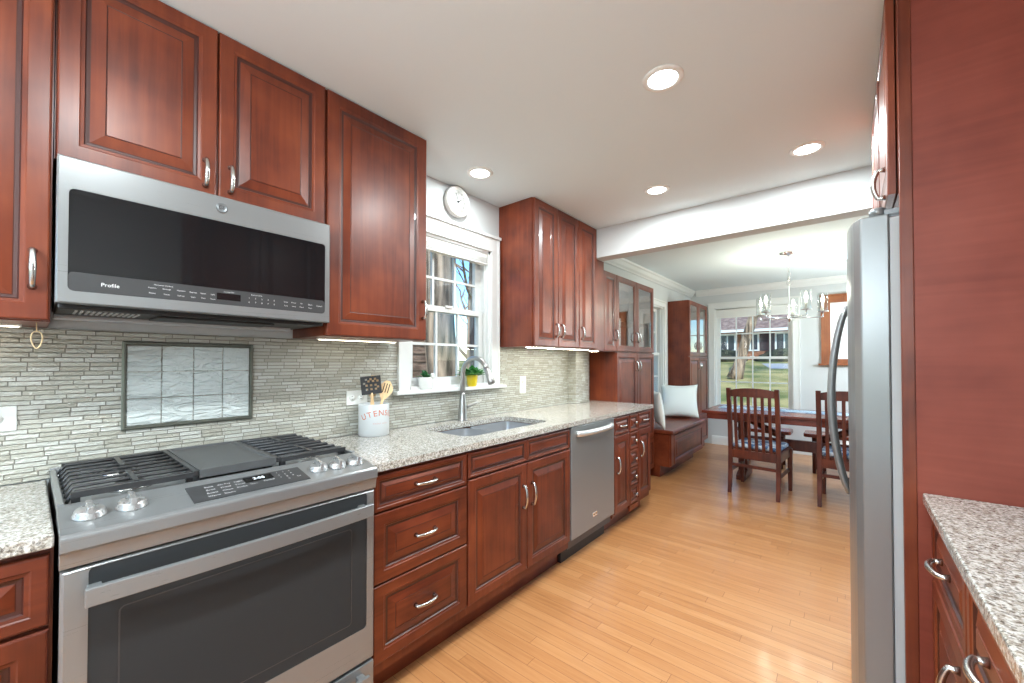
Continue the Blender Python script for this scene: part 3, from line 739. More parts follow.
def led(y0, y1, label, x0=.10, mat=m_led_soft):
    t = thing('under_cabinet_light', (x0 + .02, (y0 + y1) / 2, UB - .014), label, 'light', 'under-cabinet light strips')
    build(MB().box(x0 + .004, x0 + .036, y0 - .005, y1 + .005, UB - .006, UB), 'housing', m_white, t)
    build(MB().box(x0 + .012, x0 + .028, y0, y1, UB - .008, UB - .006), 'diffuser', mat, t)
    return t
led(-.50, -.02, 'warm light strip under the wall cabinet left of the range', .10)
led(.85, 1.25, 'warm light strip under the tall cabinet beside the microwave', .10)
tl = led(2.25, 3.10, 'light strip under the three-door wall cabinet right of the window', .22, m_led)
build(MB().box(.224, .256, 3.145, 3.285, 1.386, 1.392), 'housing', m_white, tl); build(MB().box(.232, .248, 3.15, 3.28, 1.384, 1.386), 'diffuser', m_led, tl)
# cord hanging from left cabinet
pts = [(.25, .012, 1.400), (.25, .013, 1.375)]
cd = MB(); cd.tube(pts, .0015, 6)
cd.tube([(.25, .013 + .010 * math.sin(2 * PI * k / 20) * (1 + .3 * math.cos(2 * PI * k / 20)), 1.352 + .024 * math.cos(2 * PI * k / 20)) for k in range(20)], .0016, 6, closed=True)
tag(build(cd, 'pull_cord', m_cord), 'beige looped cord hanging under the cabinet left of the microwave', 'cord')

# ------------------------------------------------------------------ microwave
t = thing('microwave', (.18, .41, 1.43), 'stainless over-the-range microwave with black glass front', 'microwave')
y0, y1 = .042, .778; za, zb = 1.449, 1.846
build(MB().box(.002, .340, y0 + .004, y1 - .004, za + .004, zb), 'body', m_grey, t)
fr_ = MB(); O = Vector((.340, y0, za)); U, V, N = axes(1)
fr_.loops(rect_loops(O, U, V, N, y1 - y0, zb - za, [(0, 0), (0, .028), (.004, .032)]), True, False, smooth=False)
W, Hh = y1 - y0, zb - za
gy0, gy1, gz0, gz1 = .022, W - .020, .034, Hh - .085
def rl(a0, a1, b0, b1, r, k, n=4):
    P = []
    for ca, cb_, s in ((a0 + r, b0 + r, 180), (a1 - r, b0 + r, 270), (a1 - r, b1 - r, 0), (a0 + r, b1 - r, 90)):
        for i in range(n + 1):
            th = math.radians(s + 90 * i / n); P.append(O + U * (ca + r * math.cos(th)) + V * (cb_ + r * math.sin(th)) + N * k)
    return P
# steel face with rounded opening
outer = [O + U * a + V * b + N * .032 for a, b in ((.004, .004), (W - .004, .004), (W - .004, Hh - .004), (.004, Hh - .004))]
inner = rl(gy0, gy1, gz0, gz1, .012, .032); nI = len(inner)
vs_ = outer + inner + rl(gy0, gy1, gz0, gz1, .012, .026); fs_ = []
for c in range(4):
    for k in range(4): fs_.append((c, 4 + c * 5 + k, 4 + c * 5 + k + 1))
    nx = (c + 1) % 4; fs_.append((c, 4 + c * 5 + 4, 4 + nx * 5, nx))
for i in range(nI): fs_.append((4 + i, 4 + (i + 1) % nI, 4 + nI + (i + 1) % nI, 4 + nI + i))
fr_.add(vs_, fs_)
door = build(fr_, 'door', m_steel, t, weld=1e-6)
gl = MB(); gl.loops([rl(gy0 + .0005, gy1 - .0005, gz0 + .0005, gz1 - .0005, .012, .020), rl(gy0 + .0005, gy1 - .0005, gz0 + .0005, gz1 - .0005, .012, .030)], smooth=False)
build(gl, 'glass_window', m_blackglass, door)
strip = MB(); strip.loops([rl(gy0 + .001, gy1 - .001, gz0 + .001, gz0 + .052, .010, .030), rl(gy0 + .001, gy1 - .001, gz0 + .001, gz0 + .052, .010, .0308)], smooth=False)
cp = build(strip, 'control_strip', m_graphite, door)
ds = MB().box(.3708, .3712, .398, .466, 1.499, 1.521); build(ds, 'display', m_blackglass, cp)
X = .3715; Uy = (0, 1, 0); Vz = (0, 0, 1)
lt = MB()
put_text(lt, 'Profile', .0145, (X, .146, 1.507), Uy, Vz)
put_text(lt, 'Microwave Cooking', .0055, (X, .262, 1.524), Uy, Vz)
for k, (a, b) in enumerate((('Popcorn', 'Reheat'), ('Beverage', 'Potato'), ('Vegetable', 'Defrost'))):
    yy = .236 + .034 * k; put_text(lt, a, .0055, (X, yy, 1.514), Uy, Vz); put_text(lt, b, .0055, (X, yy, 1.498), Uy, Vz)
for k, (a, b) in enumerate((('Express', 'Start'), ('Steam', 'Vent'), ('Light', 'Timer'))):
    yy = .335 + .026 * k; put_text(lt, a, .006, (X, yy, 1.513), Uy, Vz); put_text(lt, b, .006, (X, yy, 1.498), Uy, Vz)
put_text(lt, 'CONVECTION', .0045, (X, .432, 1.526), Uy, Vz)
put_text(lt, 'Express Cook', .006, (X, .515, 1.526), Uy, Vz)
for k in range(10): put_text(lt, str((k + 1) % 10), .0075, (X, .492 + .020 * (k % 5), 1.514 if k < 5 else 1.500), Uy, Vz)
for k, (a, b) in enumerate((('Cook', 'Time'), ('Power', 'Level'), ('Set', 'Clock'))):
    yy = .612 + .028 * k; put_text(lt, a, .0065, (X, yy, 1.514), Uy, Vz); put_text(lt, b, .0065, (X, yy, 1.500), Uy, Vz)
put_text(lt, 'Start', .008, (X, .700, 1.513), Uy, Vz); put_text(lt, 'Pause', .006, (X, .700, 1.500), Uy, Vz); put_text(lt, 'Cancel', .008, (X, .735, 1.511), Uy, Vz)
build(lt, 'lettering', m_lettering, cp, recalc=False)
bdg = MB().lathe([(.001, 0), (.0165, 0), (.0165, .003), (.0145, .0045), (.013, .0035), (.001, .0035)], (.372, .409, 1.806), 'x', 30)
bo = build(bdg, 'badge', m_steel_d, door)
lt = MB(); put_text(lt, 'GE', .017, (.3757, .409, 1.806), Uy, Vz); build(lt, 'badge_lettering', m_black, bo, recalc=False)
un = MB().box(.02, .325, y0 + .006, y1 - .006, 1.437, 1.453); un.box(.15, .30, .26, .60, 1.430, 1.437)
up = build(un, 'underside', m_black, t, bevel=.003)
vt = MB()
for k in range(12): vt.box(.19, .30, .082 + k * .012, .087 + k * .012, 1.434, 1.437)
build(vt, 'vent_grille', m_gasket, up)
build(MB().box(.06, .12, y0 + .004, y1 - .05, 1.424, 1.437), 'rear_lip', m_gasket, up, bevel=.003)

# ------------------------------------------------------------------ range
RY0, RY1 = .046, .806
m_knob = plain('brushed_knob', (.50, .50, .50, 1), .28, .7)
t = thing('range', (.33, .426, 0), 'stainless slide-in gas range with griddle below the microwave', 'range')
build(MB().box(.02, .636, RY0 + .003, RY1 - .003, .03, .900), 'body', m_steel_d, t)
prof = [(.010, .900), (.010, .950), (.035, .952), (.040, .928), (.500, .928), (.505, .941), (.520, .943), (.672, .9135), (.680, .909), (.681, .904), (.681, .878), (.676, .874), (.674, .872), (.668, .838), (.640, .838), (.640, .900)]
ck = MB().prism(prof, lambda p: (p[0], RY0, p[1]), lambda p: (p[0], RY1, p[1]))
for a, b in ((RY0, RY0 + .012), (RY1 - .012, RY1)): ck.box(.012, .52, a, b, .905, .948)
ck_o = build(ck, 'cooktop', m_steel, t, bevel=.0015)
build(MB().box(.045, .495, RY0 + .016, RY1 - .016, .926, .9295), 'cook_surface', m_steel, t)
SL = Vector((.152, 0, -.0295)).normalized(); SN = Vector((-SL.z, 0, SL.x)); SN = Vector((.0295, 0, .152)).normalized()
def on_slope(x, y, h=0): return Vector((.520, y, .943)) + SL * ((x - .520) / SL.x) + SN * h
dp = MB(); q = [on_slope(x, y, 0) for x, y in ((.556, .283), (.556, .582), (.655, .582), (.655, .283))]; dp.loops([q, [p + SN * .002 for p in q]], smooth=False)
cpn = build(dp, 'control_panel', m_graphite, t)
q = [on_slope(x, y, .0022) for x, y in ((.565, .418), (.565, .495), (.598, .495), (.598, .418))]
dd_ = MB(); dd_.loops([q, [p + SN * .0006 for p in q]], smooth=False); dsp = build(dd_, 'display', m_blackglass, cpn)
lt = MB(); put_text(lt, '2:05', .019, on_slope(.582, .458, .0032), (0, 1, 0), -SL); build(lt, 'digits', m_display, dsp, recalc=False)
lt = MB()
for c, words_ in enumerate((('Bake', 'Broil', 'Roast', 'Warm'), ('Air Fry', 'Proof', 'Clean', 'Steam'), ('Light', 'Timer', 'Probe'))):
    for r_, wd in enumerate(words_): put_text(lt, wd, .011, on_slope(.578 + r_ * .0195, .332 + .036 * c, .0025), (0, 1, 0), -SL)
put_text(lt, 'Start', .010, on_slope(.612, .435, .0025), (0, 1, 0), -SL); put_text(lt, 'Cancel', .011, on_slope(.608, .478, .0025), (0, 1, 0), -SL)
for k in range(9): put_text(lt, str(k + 1), .010, on_slope(.572 + .018 * (k // 3), .512 + .018 * (k % 3), .0025), (0, 1, 0), -SL)
put_text(lt, '0', .010, on_slope(.626, .530, .0025), (0, 1, 0), -SL); put_text(lt, 'Set', .010, on_slope(.622, .560, .0025), (0, 1, 0), -SL)
build(lt, 'lettering', m_lettering, cpn, recalc=False)
def range_knob(x, y):
    c = on_slope(x, y, .0); a = SL; b = Vector((0, 1, 0))
    k = MB().lathe([(.001, 0), (.030, 0), (.030, .003), (.028, .005), (.0265, .013), (.024, .017), (.001, .018)], c, axis=(b, a, SN), n=28)
    kb = build(k, 'knob', m_knob, t)
    g = MB(); L = []
    for s, hw, hh in ((-.026, .006, .016), (-.023, .008, .030), (.023, .008, .030), (.026, .006, .016)):
        L.append([c + SL * s + b * hw + SN * .014, c + SL * s - b * hw + SN * .014, c + SL * s - b * hw * .7 + SN * hh, c + SL * s + b * hw * .7 + SN * hh])
    g.loops(L, smooth=False); build(g, 'grip', m_knob, kb, bevel=.002)
for x, y in ((.598, .096), (.595, .170), (.600, .632), (.605, .694), (.605, .760)): range_knob(x, y)
def grate(ya, yb, curl):
    """cast iron grate; bars run along y, curl = -1 fingers turn down at ya, +1 at yb"""
    mb = MB(); zt = .962; xs = [.064 + .0585 * k for k in range(8)]
    for k, x in enumerate(xs):
        a, b = (ya, yb)
        if curl < 0: p = [(x, a, .936), (x, a + .004, .948), (x, a + .014, zt), (x, b, zt)]
        else: p = [(x, a, zt), (x, b - .014, zt), (x, b - .004, .948), (x, b, .936)]
        mb.tube(p, .0052, 6, flat=(1.15, .8))
    inner = yb if curl < 0 else ya
    mb.box(.045, .490, inner - .006, inner + .006, .950, zt + .004)
    for xx in (.046, .490): mb.box(xx - .006, xx + .006, ya + .006, yb - .006, .950, zt + .003)
    ym = (ya + yb) / 2
    mb.box(.06, .22, ym - .006, ym + .006, .945, zt + .005); mb.box(.32, .48, ym - .006, ym + .006, .945, zt + .005)
    for xx in (.05, .48):
        for yy in (ya + .015, yb - .015): mb.box(xx - .008, xx + .008, yy - .008, yy + .008, .9296, .953)
    return build(mb, 'grate', m_iron, t)
grate(RY0 + .018, .322, -1); grate(.548, RY1 - .018, 1)
gd = MB(); L = rect_loops(Vector((.044, .330, .940)), Vector((1, 0, 0)), Vector((0, 1, 0)), Vector((0, 0, 1)), .448, .210, [(.01, 0), (0, .004), (0, .028), (.008, .028), (.014, .022)])
gd.loops(L, smooth=False)
for xx in (.07, .46):
    for yy in (.345, .525): gd.box(xx - .01, xx + .01, yy - .01, yy + .01, .9296, .9405)
build(gd, 'griddle', m_griddle, t)
for x, y in ((.15, .19), (.385, .19), (.15, .68), (.385, .68)):
    b = build(MB().lathe([(.001, 0), (.052, 0), (.052, .006), (.040, .012), (.001, .012)], (x, y, .9296)), 'burner', m_nickel, t)
    build(MB().lathe([(.001, 0), (.032, 0), (.034, .004), (.028, .008), (.001, .008)], (x, y, .9417)), 'burner_cap', m_black, b)
# oven door
odY0, odY1 = RY0 + .002, RY1 - .002; O = Vector((.636, odY0, .236)); W = odY1 - odY0; Hh = .832 - .236
dm = MB(); g0, g1, h0, h1 = .043, W - .030, .118, Hh - .004
dm.loops(rect_loops(O, U, V, N, W, Hh, [(0, 0), (0, .024), (.006, .030)]), True, False, smooth=False)
outer = [O + U * a + V * b + N * .030 for a, b in ((.006, .006), (W - .006, .006), (W - .006, Hh - .006), (.006, Hh - .006))]
inner = rl(g0, g1, h0, h1, .012, .030); vs_ = outer + inner + rl(g0, g1, h0, h1, .012, .024)
dm.add(vs_, fs_)
od = build(dm, 'oven_door', m_steel, t, weld=1e-6)
ow = MB(); ow.loops([rl(g0 + .0005, g1 - .0005, h0 + .0005, h1 - .0005, .012, .018), rl(g0 + .0005, g1 - .0005, h0 + .0005, h1 - .0005, .012, .0285)], smooth=False)
wo = build(ow, 'oven_window', m_ovenglass, od)
iw = MB(); a0, a1, b0, b1 = g0 + .05, g1 - .055, h0 + .035, h1 - .11
iw.loops([rl(a0, a1, b0, b1, .012, .0286), rl(a0, a1, b0, b1, .012, .0291), rl(a0 + .003, a1 - .003, b0 + .003, b1 - .003, .010, .0291), rl(a0 + .003, a1 - .003, b0 + .003, b1 - .003, .010, .0286)], closed=True, smooth=False)
build(iw, 'window_outline', m_graphite, wo)
hb_ = MB(); pts = [(.664, .095, .777)] + [(.694 + .014 * math.sin(PI * k / 14), .083 + .690 * k / 14, .777) for k in range(15)] + [(.664, .761, .777)]
hl = MB(); L = []
for k in range(15):
    yy = .083 + .690 * k / 14; xx = .698 + .012 * math.sin(PI * k / 14); L.append([Vector((xx, yy, .756)), Vector((xx + .014, yy, .757)), Vector((xx + .014, yy, .797)), Vector((xx, yy, .798))])
hl.loops(L, smooth=False)
for yy in (.100, .750): hl.box(.664, .702, yy - .012, yy + .012, .764, .790)
build(hl, 'handle', m_steel, od, bevel=.002)
dr_ = MB().box(.636, .664, odY0, odY1, .060, .226); drw = build(dr_, 'drawer', m_steel, t, bevel=.004)
hl = MB(); hl.box(.690, .702, .085, .768, .176, .206)
for yy in (.105, .748): hl.box(.664, .692, yy - .012, yy + .012, .182, .202)
build(hl, 'handle', m_steel, drw, bevel=.002)
fm = MB()
for x, y in ((.08, .09), (.08, .76), (.58, .09), (.58, .76)): fm.lathe([(.02, 0), (.02, .03)], (x, y, 0), n=12)
for k in range(4): pass
build(MB().box(.06, .60, RY0 + .01, RY1 - .01, 0, .0295), 'foot_plinth', m_black, t)

# inset tile panel on the backsplash
t = thing('tile_panel', (.006, .414, 1.045), 'framed inset panel of twelve wavy glass tiles behind the range', 'tile panel')
py0, py1, pz0, pz1 = .210, .618, 1.048, 1.364
f = MB(); U2, V2, N2 = axes(1)
f.loops(rect_loops(Vector((.006, py0, pz0)), U2, V2, N2, py1 - py0, pz1 - pz0, [(0, 0), (0, .008), (.004, .011), (.009, .011), (.012, .006), (.012, 0)]), closed=True, smooth=False)
build(f, 'frame', m_liner, t)
ty0, ty1, tz0, tz1 = py0 + .013, py1 - .013, pz0 + .013, pz1 - .013
for i in range(4):
    for j in range(3):
        a = ty0 + (ty1 - ty0) * i / 4; b = tz0 + (tz1 - tz0) * j / 3
        build(MB().box(.006, .0115, a + .0016, a + (ty1 - ty0) / 4 - .0016, b + .0016, b + (tz1 - tz0) / 3 - .0016), 'tile', m_bigtile, t, bevel=.0015)

# outlets
def outlet(y, z, wy, hz, kind, label):
    t = thing('outlet', (.006, y, z - hz / 2), label, 'outlet')
    build(MB().box(.006, .011, y - wy / 2, y + wy / 2, z - hz / 2, z + hz / 2), 'cover_plate', m_white, t, bevel=.002)
    if kind == 'h':
        for dy in (-.028, .020):
            r = build(MB().lathe([(.001, 0), (.0165, 0), (.0165, .002), (.001, .002)], (.011, y + dy, z), 'x', 20), 'receptacle', m_white, t)
            s = MB().box(.013, .0134, y + dy - .004, y + dy + .004, z - .008, z - .005).box(.013, .0134, y + dy - .004, y + dy + .004, z + .005, z + .008); build(s, 'slots', m_black, r)
    else:
        for dz in (-.024, .024):
            r = build(MB().lathe([(.001, 0), (.0165, 0), (.0165, .002), (.001, .002)], (.011, y, z + dz), 'x', 20), 'receptacle', m_white, t)
            s = MB().box(.013, .0134, y - .008, y - .005, z + dz - .004, z + dz + .004).box(.013, .0134, y + .005, y + .008, z + dz - .004, z + dz + .004); build(s, 'slots', m_black, r)
outlet(-.085, 1.117, .126, .076, 'h', 'white sideways outlet on the tile left of the range')
outlet(1.10, 1.105, .116, .074, 'h', 'white sideways outlet on the tile behind the utensil crock')
outlet(2.494, 1.114, .078, .132, 'v', 'white upright outlet on the tile right of the sink window')

# crock and utensils
CXc, CYc = .088, 1.150
t = thing('utensil_crock', (CXc, CYc, .914), 'grey-white utensil crock with rust lettering beside the range', 'crock')
ch = .162; cr_ = .076
mb = MB().lathe([(.001, 0), (cr_ - .004, 0), (cr_, .004), (cr_, ch - .004), (cr_ - .002, ch), (cr_ - .006, ch - .003), (cr_ - .006, .008), (.001, .008)], (CXc, CYc, .914), n=48)
build(mb, 'pot', m_crock, t)
def curved_text(s, size, z_mid, th0, arch, r=cr_ + .0007):
    mb = MB(); tot = 0; wds = []
    for c in s:
        vs, fs = text(c, size, 'LEFT'); wdt = (max(v[0] for v in vs) if vs else size * .4) + size * .14; wds.append((vs, fs, wdt)); tot += wdt
    pos = -tot / 2
    for vs, fs, wdt in wds:
        cen = pos + wdt / 2; fr2 = cen / (tot / 2)
        rot = -fr2 * arch * 1.1; dz = -arch * .5 * fr2 * fr2 * tot / 2
        P2 = []
        for a, b in vs:
            a2 = a - wdt / 2; P2.append((cen + a2 * math.cos(rot) - b * math.sin(rot), dz + a2 * math.sin(rot) + b * math.cos(rot)))
        mb.add([(CXc + r * math.cos(th0 + a / r), CYc + r * math.sin(th0 + a / r), .914 + z_mid + b) for a, b in P2], fs)
        pos += wdt
    return mb
th0 = math.radians(-13)
build(curved_text('UTENSILS', .041, .118, th0 + .16, .5), 'lettering', m_orange, t, recalc=False)
build(curved_text('kitchen tools', .011, .067, th0 + .10, 0), 'small_lettering', m_pinkline, t, recalc=False)
# slotted black turner
def place(name, label, cat, local_builder, p, dirv, face):
    """utensil: handle bottom at p, axis along dirv, flat face normal roughly face"""
    A = Vector(dirv).normalized(); F = Vector(face); F = (F - A * F.dot(A)).normalized(); B = A.cross(F)
    t = thing(name, p, label, cat); P0 = Vector(p)
    T = lambda q: P0 + B * q[0] + F * q[1] + A * q[2]
    local_builder(t, T); return t
def turner(t, T):
    h = MB(); h.tube([T((0, 0, 0)), T((0, 0, .10)), T((0, 0, .19)), T((0, 0, .205))], [.006, .007, .006, .005], 10); build(h, 'handle', m_spoon, t, smooth_all=True)
    b = MB(); n = 6; w2, h0, h1 = .050, .198, .292
    cells = {}
    xs = [-w2 + 2 * w2 * k / 9 for k in range(10)]; zs_ = [h0 + (h1 - h0) * k / 9 for k in range(10)]
    holes = {(2, 2), (4, 2), (6, 2), (2, 4), (3, 6), (4, 4), (6, 4), (5, 6), (7, 6), (2, 7), (4, 7), (6, 7), (1, 5), (7, 3)}
    for d in (-.0012, .0012):
        for i in range(9):
            for j in range(9):
                if (i, j) in holes: continue
                b.add([T((xs[i], d, zs_[j])), T((xs[i + 1], d, zs_[j])), T((xs[i + 1], d, zs_[j + 1])), T((xs[i], d, zs_[j + 1]))], [(0, 1, 2, 3)])
    for i in range(9):
        for j in range(9):
            if (i, j) in holes: continue
            for di, dj, e in ((-1, 0, (i, j, i, j + 1)), (1, 0, (i + 1, j, i + 1, j + 1)), (0, -1, (i, j, i + 1, j)), (0, 1, (i, j + 1, i + 1, j + 1))):
                k = (i + di, j + dj)
                if k in holes or not (0 <= k[0] < 9 and 0 <= k[1] < 9):
                    b.add([T((xs[e[0]], -.0012, zs_[e[1]])), T((xs[e[2]], -.0012, zs_[e[3]])), T((xs[e[2]], .0012, zs_[e[3]])), T((xs[e[0]], .0012, zs_[e[1]]))], [(0, 1, 2, 3)])
    build(b, 'blade', m_blackcook, t, weld=1e-5)
def paddle(wid, ln, slots, mat):
    def f(t, T):
        h = MB(); h.tube([T((0, 0, 0)), T((0, 0, .1)), T((0, 0, .185))], [.006, .006, .007], 10); hd = build(h, 'handle', mat, t, smooth_all=True)
        b = MB(); L = []; z0_ = .180; N_ = 14
        for k in range(N_ + 1):
            s = k / N_; wv = wid * math.sin(PI * min(.97, .10 + .88 * s)) ** .6 * (.55 + .45 * min(1, s * 1.8)); zz_ = z0_ + ln * s
            L.append([T((-wv, -.0025, zz_)), T((wv, -.0025, zz_)), T((wv, .0025, zz_)), T((-wv, .0025, zz_))])
        b.loops(L, smooth=False); hh = build(b, 'head', mat, t)
        if slots:
            s_ = MB()
            for x in (-.013, 0, .013): 
                for d in (-1, 1): s_.box(0, 0, 0, 0, 0, 0) if False else s_.add([T((x - .0025, d * .0028, z0_ + ln * .35)), T((x + .0025, d * .0028, z0_ + ln * .35)), T((x + .0025, d * .0028, z0_ + ln * .85)), T((x - .0025, d * .0028, z0_ + ln * .85))], [(0, 1, 2, 3)])
            build(s_, 'slots', m_soil, hh, recalc=False)
    return f
VIEW = (1.0, -.55, .15)
place('slotted_turner', 'black slotted turner standing in the utensil crock', 'utensil', turner, (CXc - .002, CYc + .012, .926), (-.05, -.085, 1), VIEW)
place('wooden_spatula', 'plain wooden spatula in the crock behind the black turner', 'utensil', paddle(.036, .115, False, m_spoon), (CXc - .022, CYc - .010, .926), (-.06, .10, 1), VIEW)
place('slotted_spoon', 'slotted wooden spoon leaning right in the utensil crock', 'utensil', paddle(.038, .10, True, m_spoon), (CXc + .010, CYc - .014, .926), (-.02, .36, 1), VIEW)

# sill plants
def plant(name, loc, pot_prof, pot_mat, leaf_mat, nl, spread, height, label, extra=None, seed=1):
    rnd = random.Random(seed); t = thing(name, loc, label, 'plant'); L = Vector(loc)
    build(MB().lathe(pot_prof, loc, n=28), 'pot', pot_mat, t)
    hp = max(p[1] for p in pot_prof)
    f = MB()
    for k in range(nl):
        a = rnd.uniform(0, 2 * PI); el = rnd.uniform(.25, 1.4); d = Vector((math.cos(a) * math.cos(el), math.sin(a) * math.cos(el), math.sin(el)))
        d.x *= .75
        ln = spread * rnd.uniform(.55, 1.0); base = L + Vector((0, 0, hp - .012)) + Vector((math.cos(a), math.sin(a), 0)) * .008
        tip = base + Vector((d.x * ln, d.y * ln, d.z * height * rnd.uniform(.6, 1)))
        mid = (base + tip) / 2 + Vector((0, 0, .008)); sd = (tip - base).cross(Vector((0, 0, 1))); 
        if sd.length < 1e-5: sd = Vector((1, 0, 0))
        sd.normalize(); wv = ln * .30; nn = sd.cross((tip - base).normalized()) * .0015
        q3 = base.lerp(tip, .65) + Vector((0, 0, .006))
        pp = [base, mid + sd * wv * .5, q3 + sd * wv * .6, tip, q3 - sd * wv * .6, mid - sd * wv * .5]
        f.loops([[p + nn for p in pp], [p - nn for p in pp]], smooth=False)
    fo = build(f, 'foliage', leaf_mat, t)
    return t
pl = plant('potted_plant', (.006, 1.548, 1.125), [(.001, 0), (.036, 0), (.042, .01), (.044, .068), (.041, .074), (.037, .07), (.036, .055), (.001, .055)], m_ceramic, m_leaf_d, 20, .07, .06, 'small plant in a white pot on the sink window sill', seed=2)
ear = MB(); ear.lathe([(.001, 0), (.007, 0), (.010, .012), (.008, .028), (.001, .034)], (.042, 1.565, 1.190), n=12).lathe([(.001, 0), (.007, 0), (.010, .012), (.008, .028), (.001, .034)], (.034, 1.580, 1.190), n=12)
build(ear, 'rim_ears', m_ceramic, pl)
plant('potted_plant', (.020, 1.925, 1.125), [(.001, 0), (.026, 0), (.032, .01), (.038, .055), (.040, .072), (.036, .078), (.032, .07), (.030, .06), (.001, .06)], m_yellow, m_leaf, 60, .135, .085, 'leafy plant in a yellow pot on the sink window sill', seed=4)

# blind gathered at top of kitchen window
t = thing('window_blind', (-.02, 1.775, 2.06), 'white slatted blind pulled up at the top of the sink window', 'blind')
by0, by1 = KW[0] + .022, KW[1] - .022
build(MB().box(-.045, -.004, by0, by1, 2.034, 2.066), 'head_rail', m_white, t, bevel=.003)
sl = MB()
for k in range(7): sl.box(-.048, -.001, by0 + .004, by1 - .004, 2.001 + k * .0047, 2.0035 + k * .0047)
build(sl, 'slats', m_white, t)
build(MB().box(-.046, -.002, by0 + .002, by1 - .002, 1.986, 1.999), 'bottom_rail', m_white, t, bevel=.003)
cdm = MB(); cdm.tube([(-.001, 1.57, 2.05), (.004, 1.572, 1.90), (.002, 1.571, 1.68)], .0014, 6); build(cdm, 'cord', m_white, t)
# clock
t = thing('wall_clock', (0, 1.785, 2.335), 'round white wall clock above the sink window', 'clock')
cc = (0, 1.785, 2.337)
m_dial = plain('clock_dial_paper', rgb(214, 214, 208), .6)
ck2 = build(MB().lathe([(.001, 0), (.092, 0), (.098, .008), (.100, .030), (.096, .040), (.086, .043), (.078, .038), (.074, .030), (.001, .029)], cc, 'x', 48), 'case', m_white, t)
dlo = build(MB().lathe([(.001, 0), (.0735, 0), (.0735, .001), (.001, .001)], (.0292, cc[1], cc[2]), 'x', 48), 'dial', m_dial, t)
lt = MB()
for k in range(1, 13):
    a = PI / 2 - k * PI / 6; put_text(lt, str(k), .023, (.0306, cc[1] + .056 * math.cos(a), cc[2] + .056 * math.sin(a)), Uy, Vz)
build(lt, 'numerals', m_black, dlo, recalc=False)
def hand(ang, ln, wd, x):
    a = math.radians(90 - ang); d = Vector((0, math.cos(a), math.sin(a))); s = Vector((0, -d.z, d.y)); c = Vector((x, cc[1], cc[2])); mb = MB()
    q = [c - d * .012 - s * wd, c - d * .012 + s * wd, c + d * ln + s * wd * .5, c + d * ln - s * wd * .5]; mb.loops([q, [p + Vector((.001, 0, 0)) for p in q]], smooth=False); return mb
build(hand(60, .036, .005, .0315), 'hour_hand', m_black, t); build(hand(340, .058, .003, .033), 'minute_hand', m_black, t)

# ------------------------------------------------------------------ ceiling lights
def downlight(x, y, label, power=21):
    t = thing('recessed_light', (x, y, CZ - .012), label, 'ceiling light', 'recessed ceiling lights')
    rg = MB().lathe([(.058, 0), (.062, -.006), (.072, -.006), (.080, 0)], (x, y, CZ), n=36); 
    mb = MB(); L = []
    for r, h in ((.056, -.001), (.058, -.008), (.070, -.008), (.079, -.003), (.079, -.0001)): L.append([Vector((x + r * math.cos(2 * PI * k / 36), y + r * math.sin(2 * PI * k / 36), CZ + h)) for k in range(36)])
    mb.loops(L, closed=True); build(mb, 'trim_ring', m_white, t)
    build(MB().lathe([(.001, 0), (.055, 0), (.055, .003), (.001, .003)], (x, y, CZ - .005), n=36), 'lens', m_lens, t)
    d = bpy.data.lights.new('recessed_lamp', 'AREA'); d.shape = 'DISK'; d.size = .10; d.energy = power; d.color = (1, .98, .95)
    o = bpy.data.objects.new('recessed_lamp', d); COL.objects.link(o); o.parent = t; o.location = (0, 0, .004)
downlight(1.414, 1.629, 'recessed ceiling light with the largest disc, alone in the middle of the kitchen ceiling')
downlight(1.818, 2.664, 'recessed ceiling light by the beam on the refrigerator side')
downlight(1.011, 2.664, 'recessed ceiling light by the beam nearer the three-door wall cabinet')
downlight(.277, 1.737, 'recessed ceiling light over the sink beside the wall clock', 6)
for y in (.15, -1.2): downlight(1.414, y, 'added recessed ceiling light, unseen behind the viewpoint')  # added unseen lamps, more light for the near kitchen

# ------------------------------------------------------------------ dining end: pantries, bench
def pantry(y0, y1, yu0, ztop, zsplit, label, ndoors, groupless=None):
    t = thing('pantry_cabinet', (.15, (y0 + y1) / 2, 0), label, 'cabinet')
    lo = MB().box(0.002, .28, y0, y1, .10, zsplit); lb = build(lo, 'lower_body', m_cherry, t)
    build(MB().box(.02, .25, y0 + .005, y1 - .005, 0, .10), 'toe_kick', m_cherry_h, t)
    # upper carcass open fronted so the glass shows an interior
    u = MB(); a, b = yu0, y1
    u.box(.002, .012, a, b, zsplit, ztop); u.box(.012, .28, a, a + .018, zsplit, ztop); u.box(.012, .28, b - .018, b, zsplit, ztop)
    u.box(.012, .28, a + .018, b - .018, zsplit, zsplit + .018); u.box(.012, .28, a + .018, b - .018, ztop - .018, ztop)
    if yu0 < y0 - .05: u.box(.012, .28, y0 - .009, y0 + .009, zsplit + .018, ztop - .018)
    build(u, 'upper_body', m_cherry, t)
    s = MB().box(.014, .26, y0 + .012, b - .02, zsplit + .30, zsplit + .318); build(s, 'shelf', m_cherry_h, t)
    w = (y1 - y0) / 2
    for k in (0, 1):
        c0, c1 = y0 + w * k + .003, y0 + w * (k + 1) - .003
        front(t, 'door', c0, c1, zsplit + .004, ztop - .003, .28, glazed=True, handle=('v', (c1 - c0 - .032) if k == 0 else .032, .15, .09))
        front(t, 'door', c0, c1, .46, zsplit - .008, .28, handle=('v', (c1 - c0 - .032) if k == 0 else .032, zsplit - .468 - .13, .09))
        front(t, 'door', c0, c1, .115, .452, .28, handle=('k', (c1 - c0 - .036) if k == 0 else .036, .28))
    if yu0 < y0 - .05: front(t, 'door', yu0 + .003, y0 - .003, zsplit + .004, ztop - .003, .28, handle=('v', y0 - yu0 - .038, .15, .09))
    return t
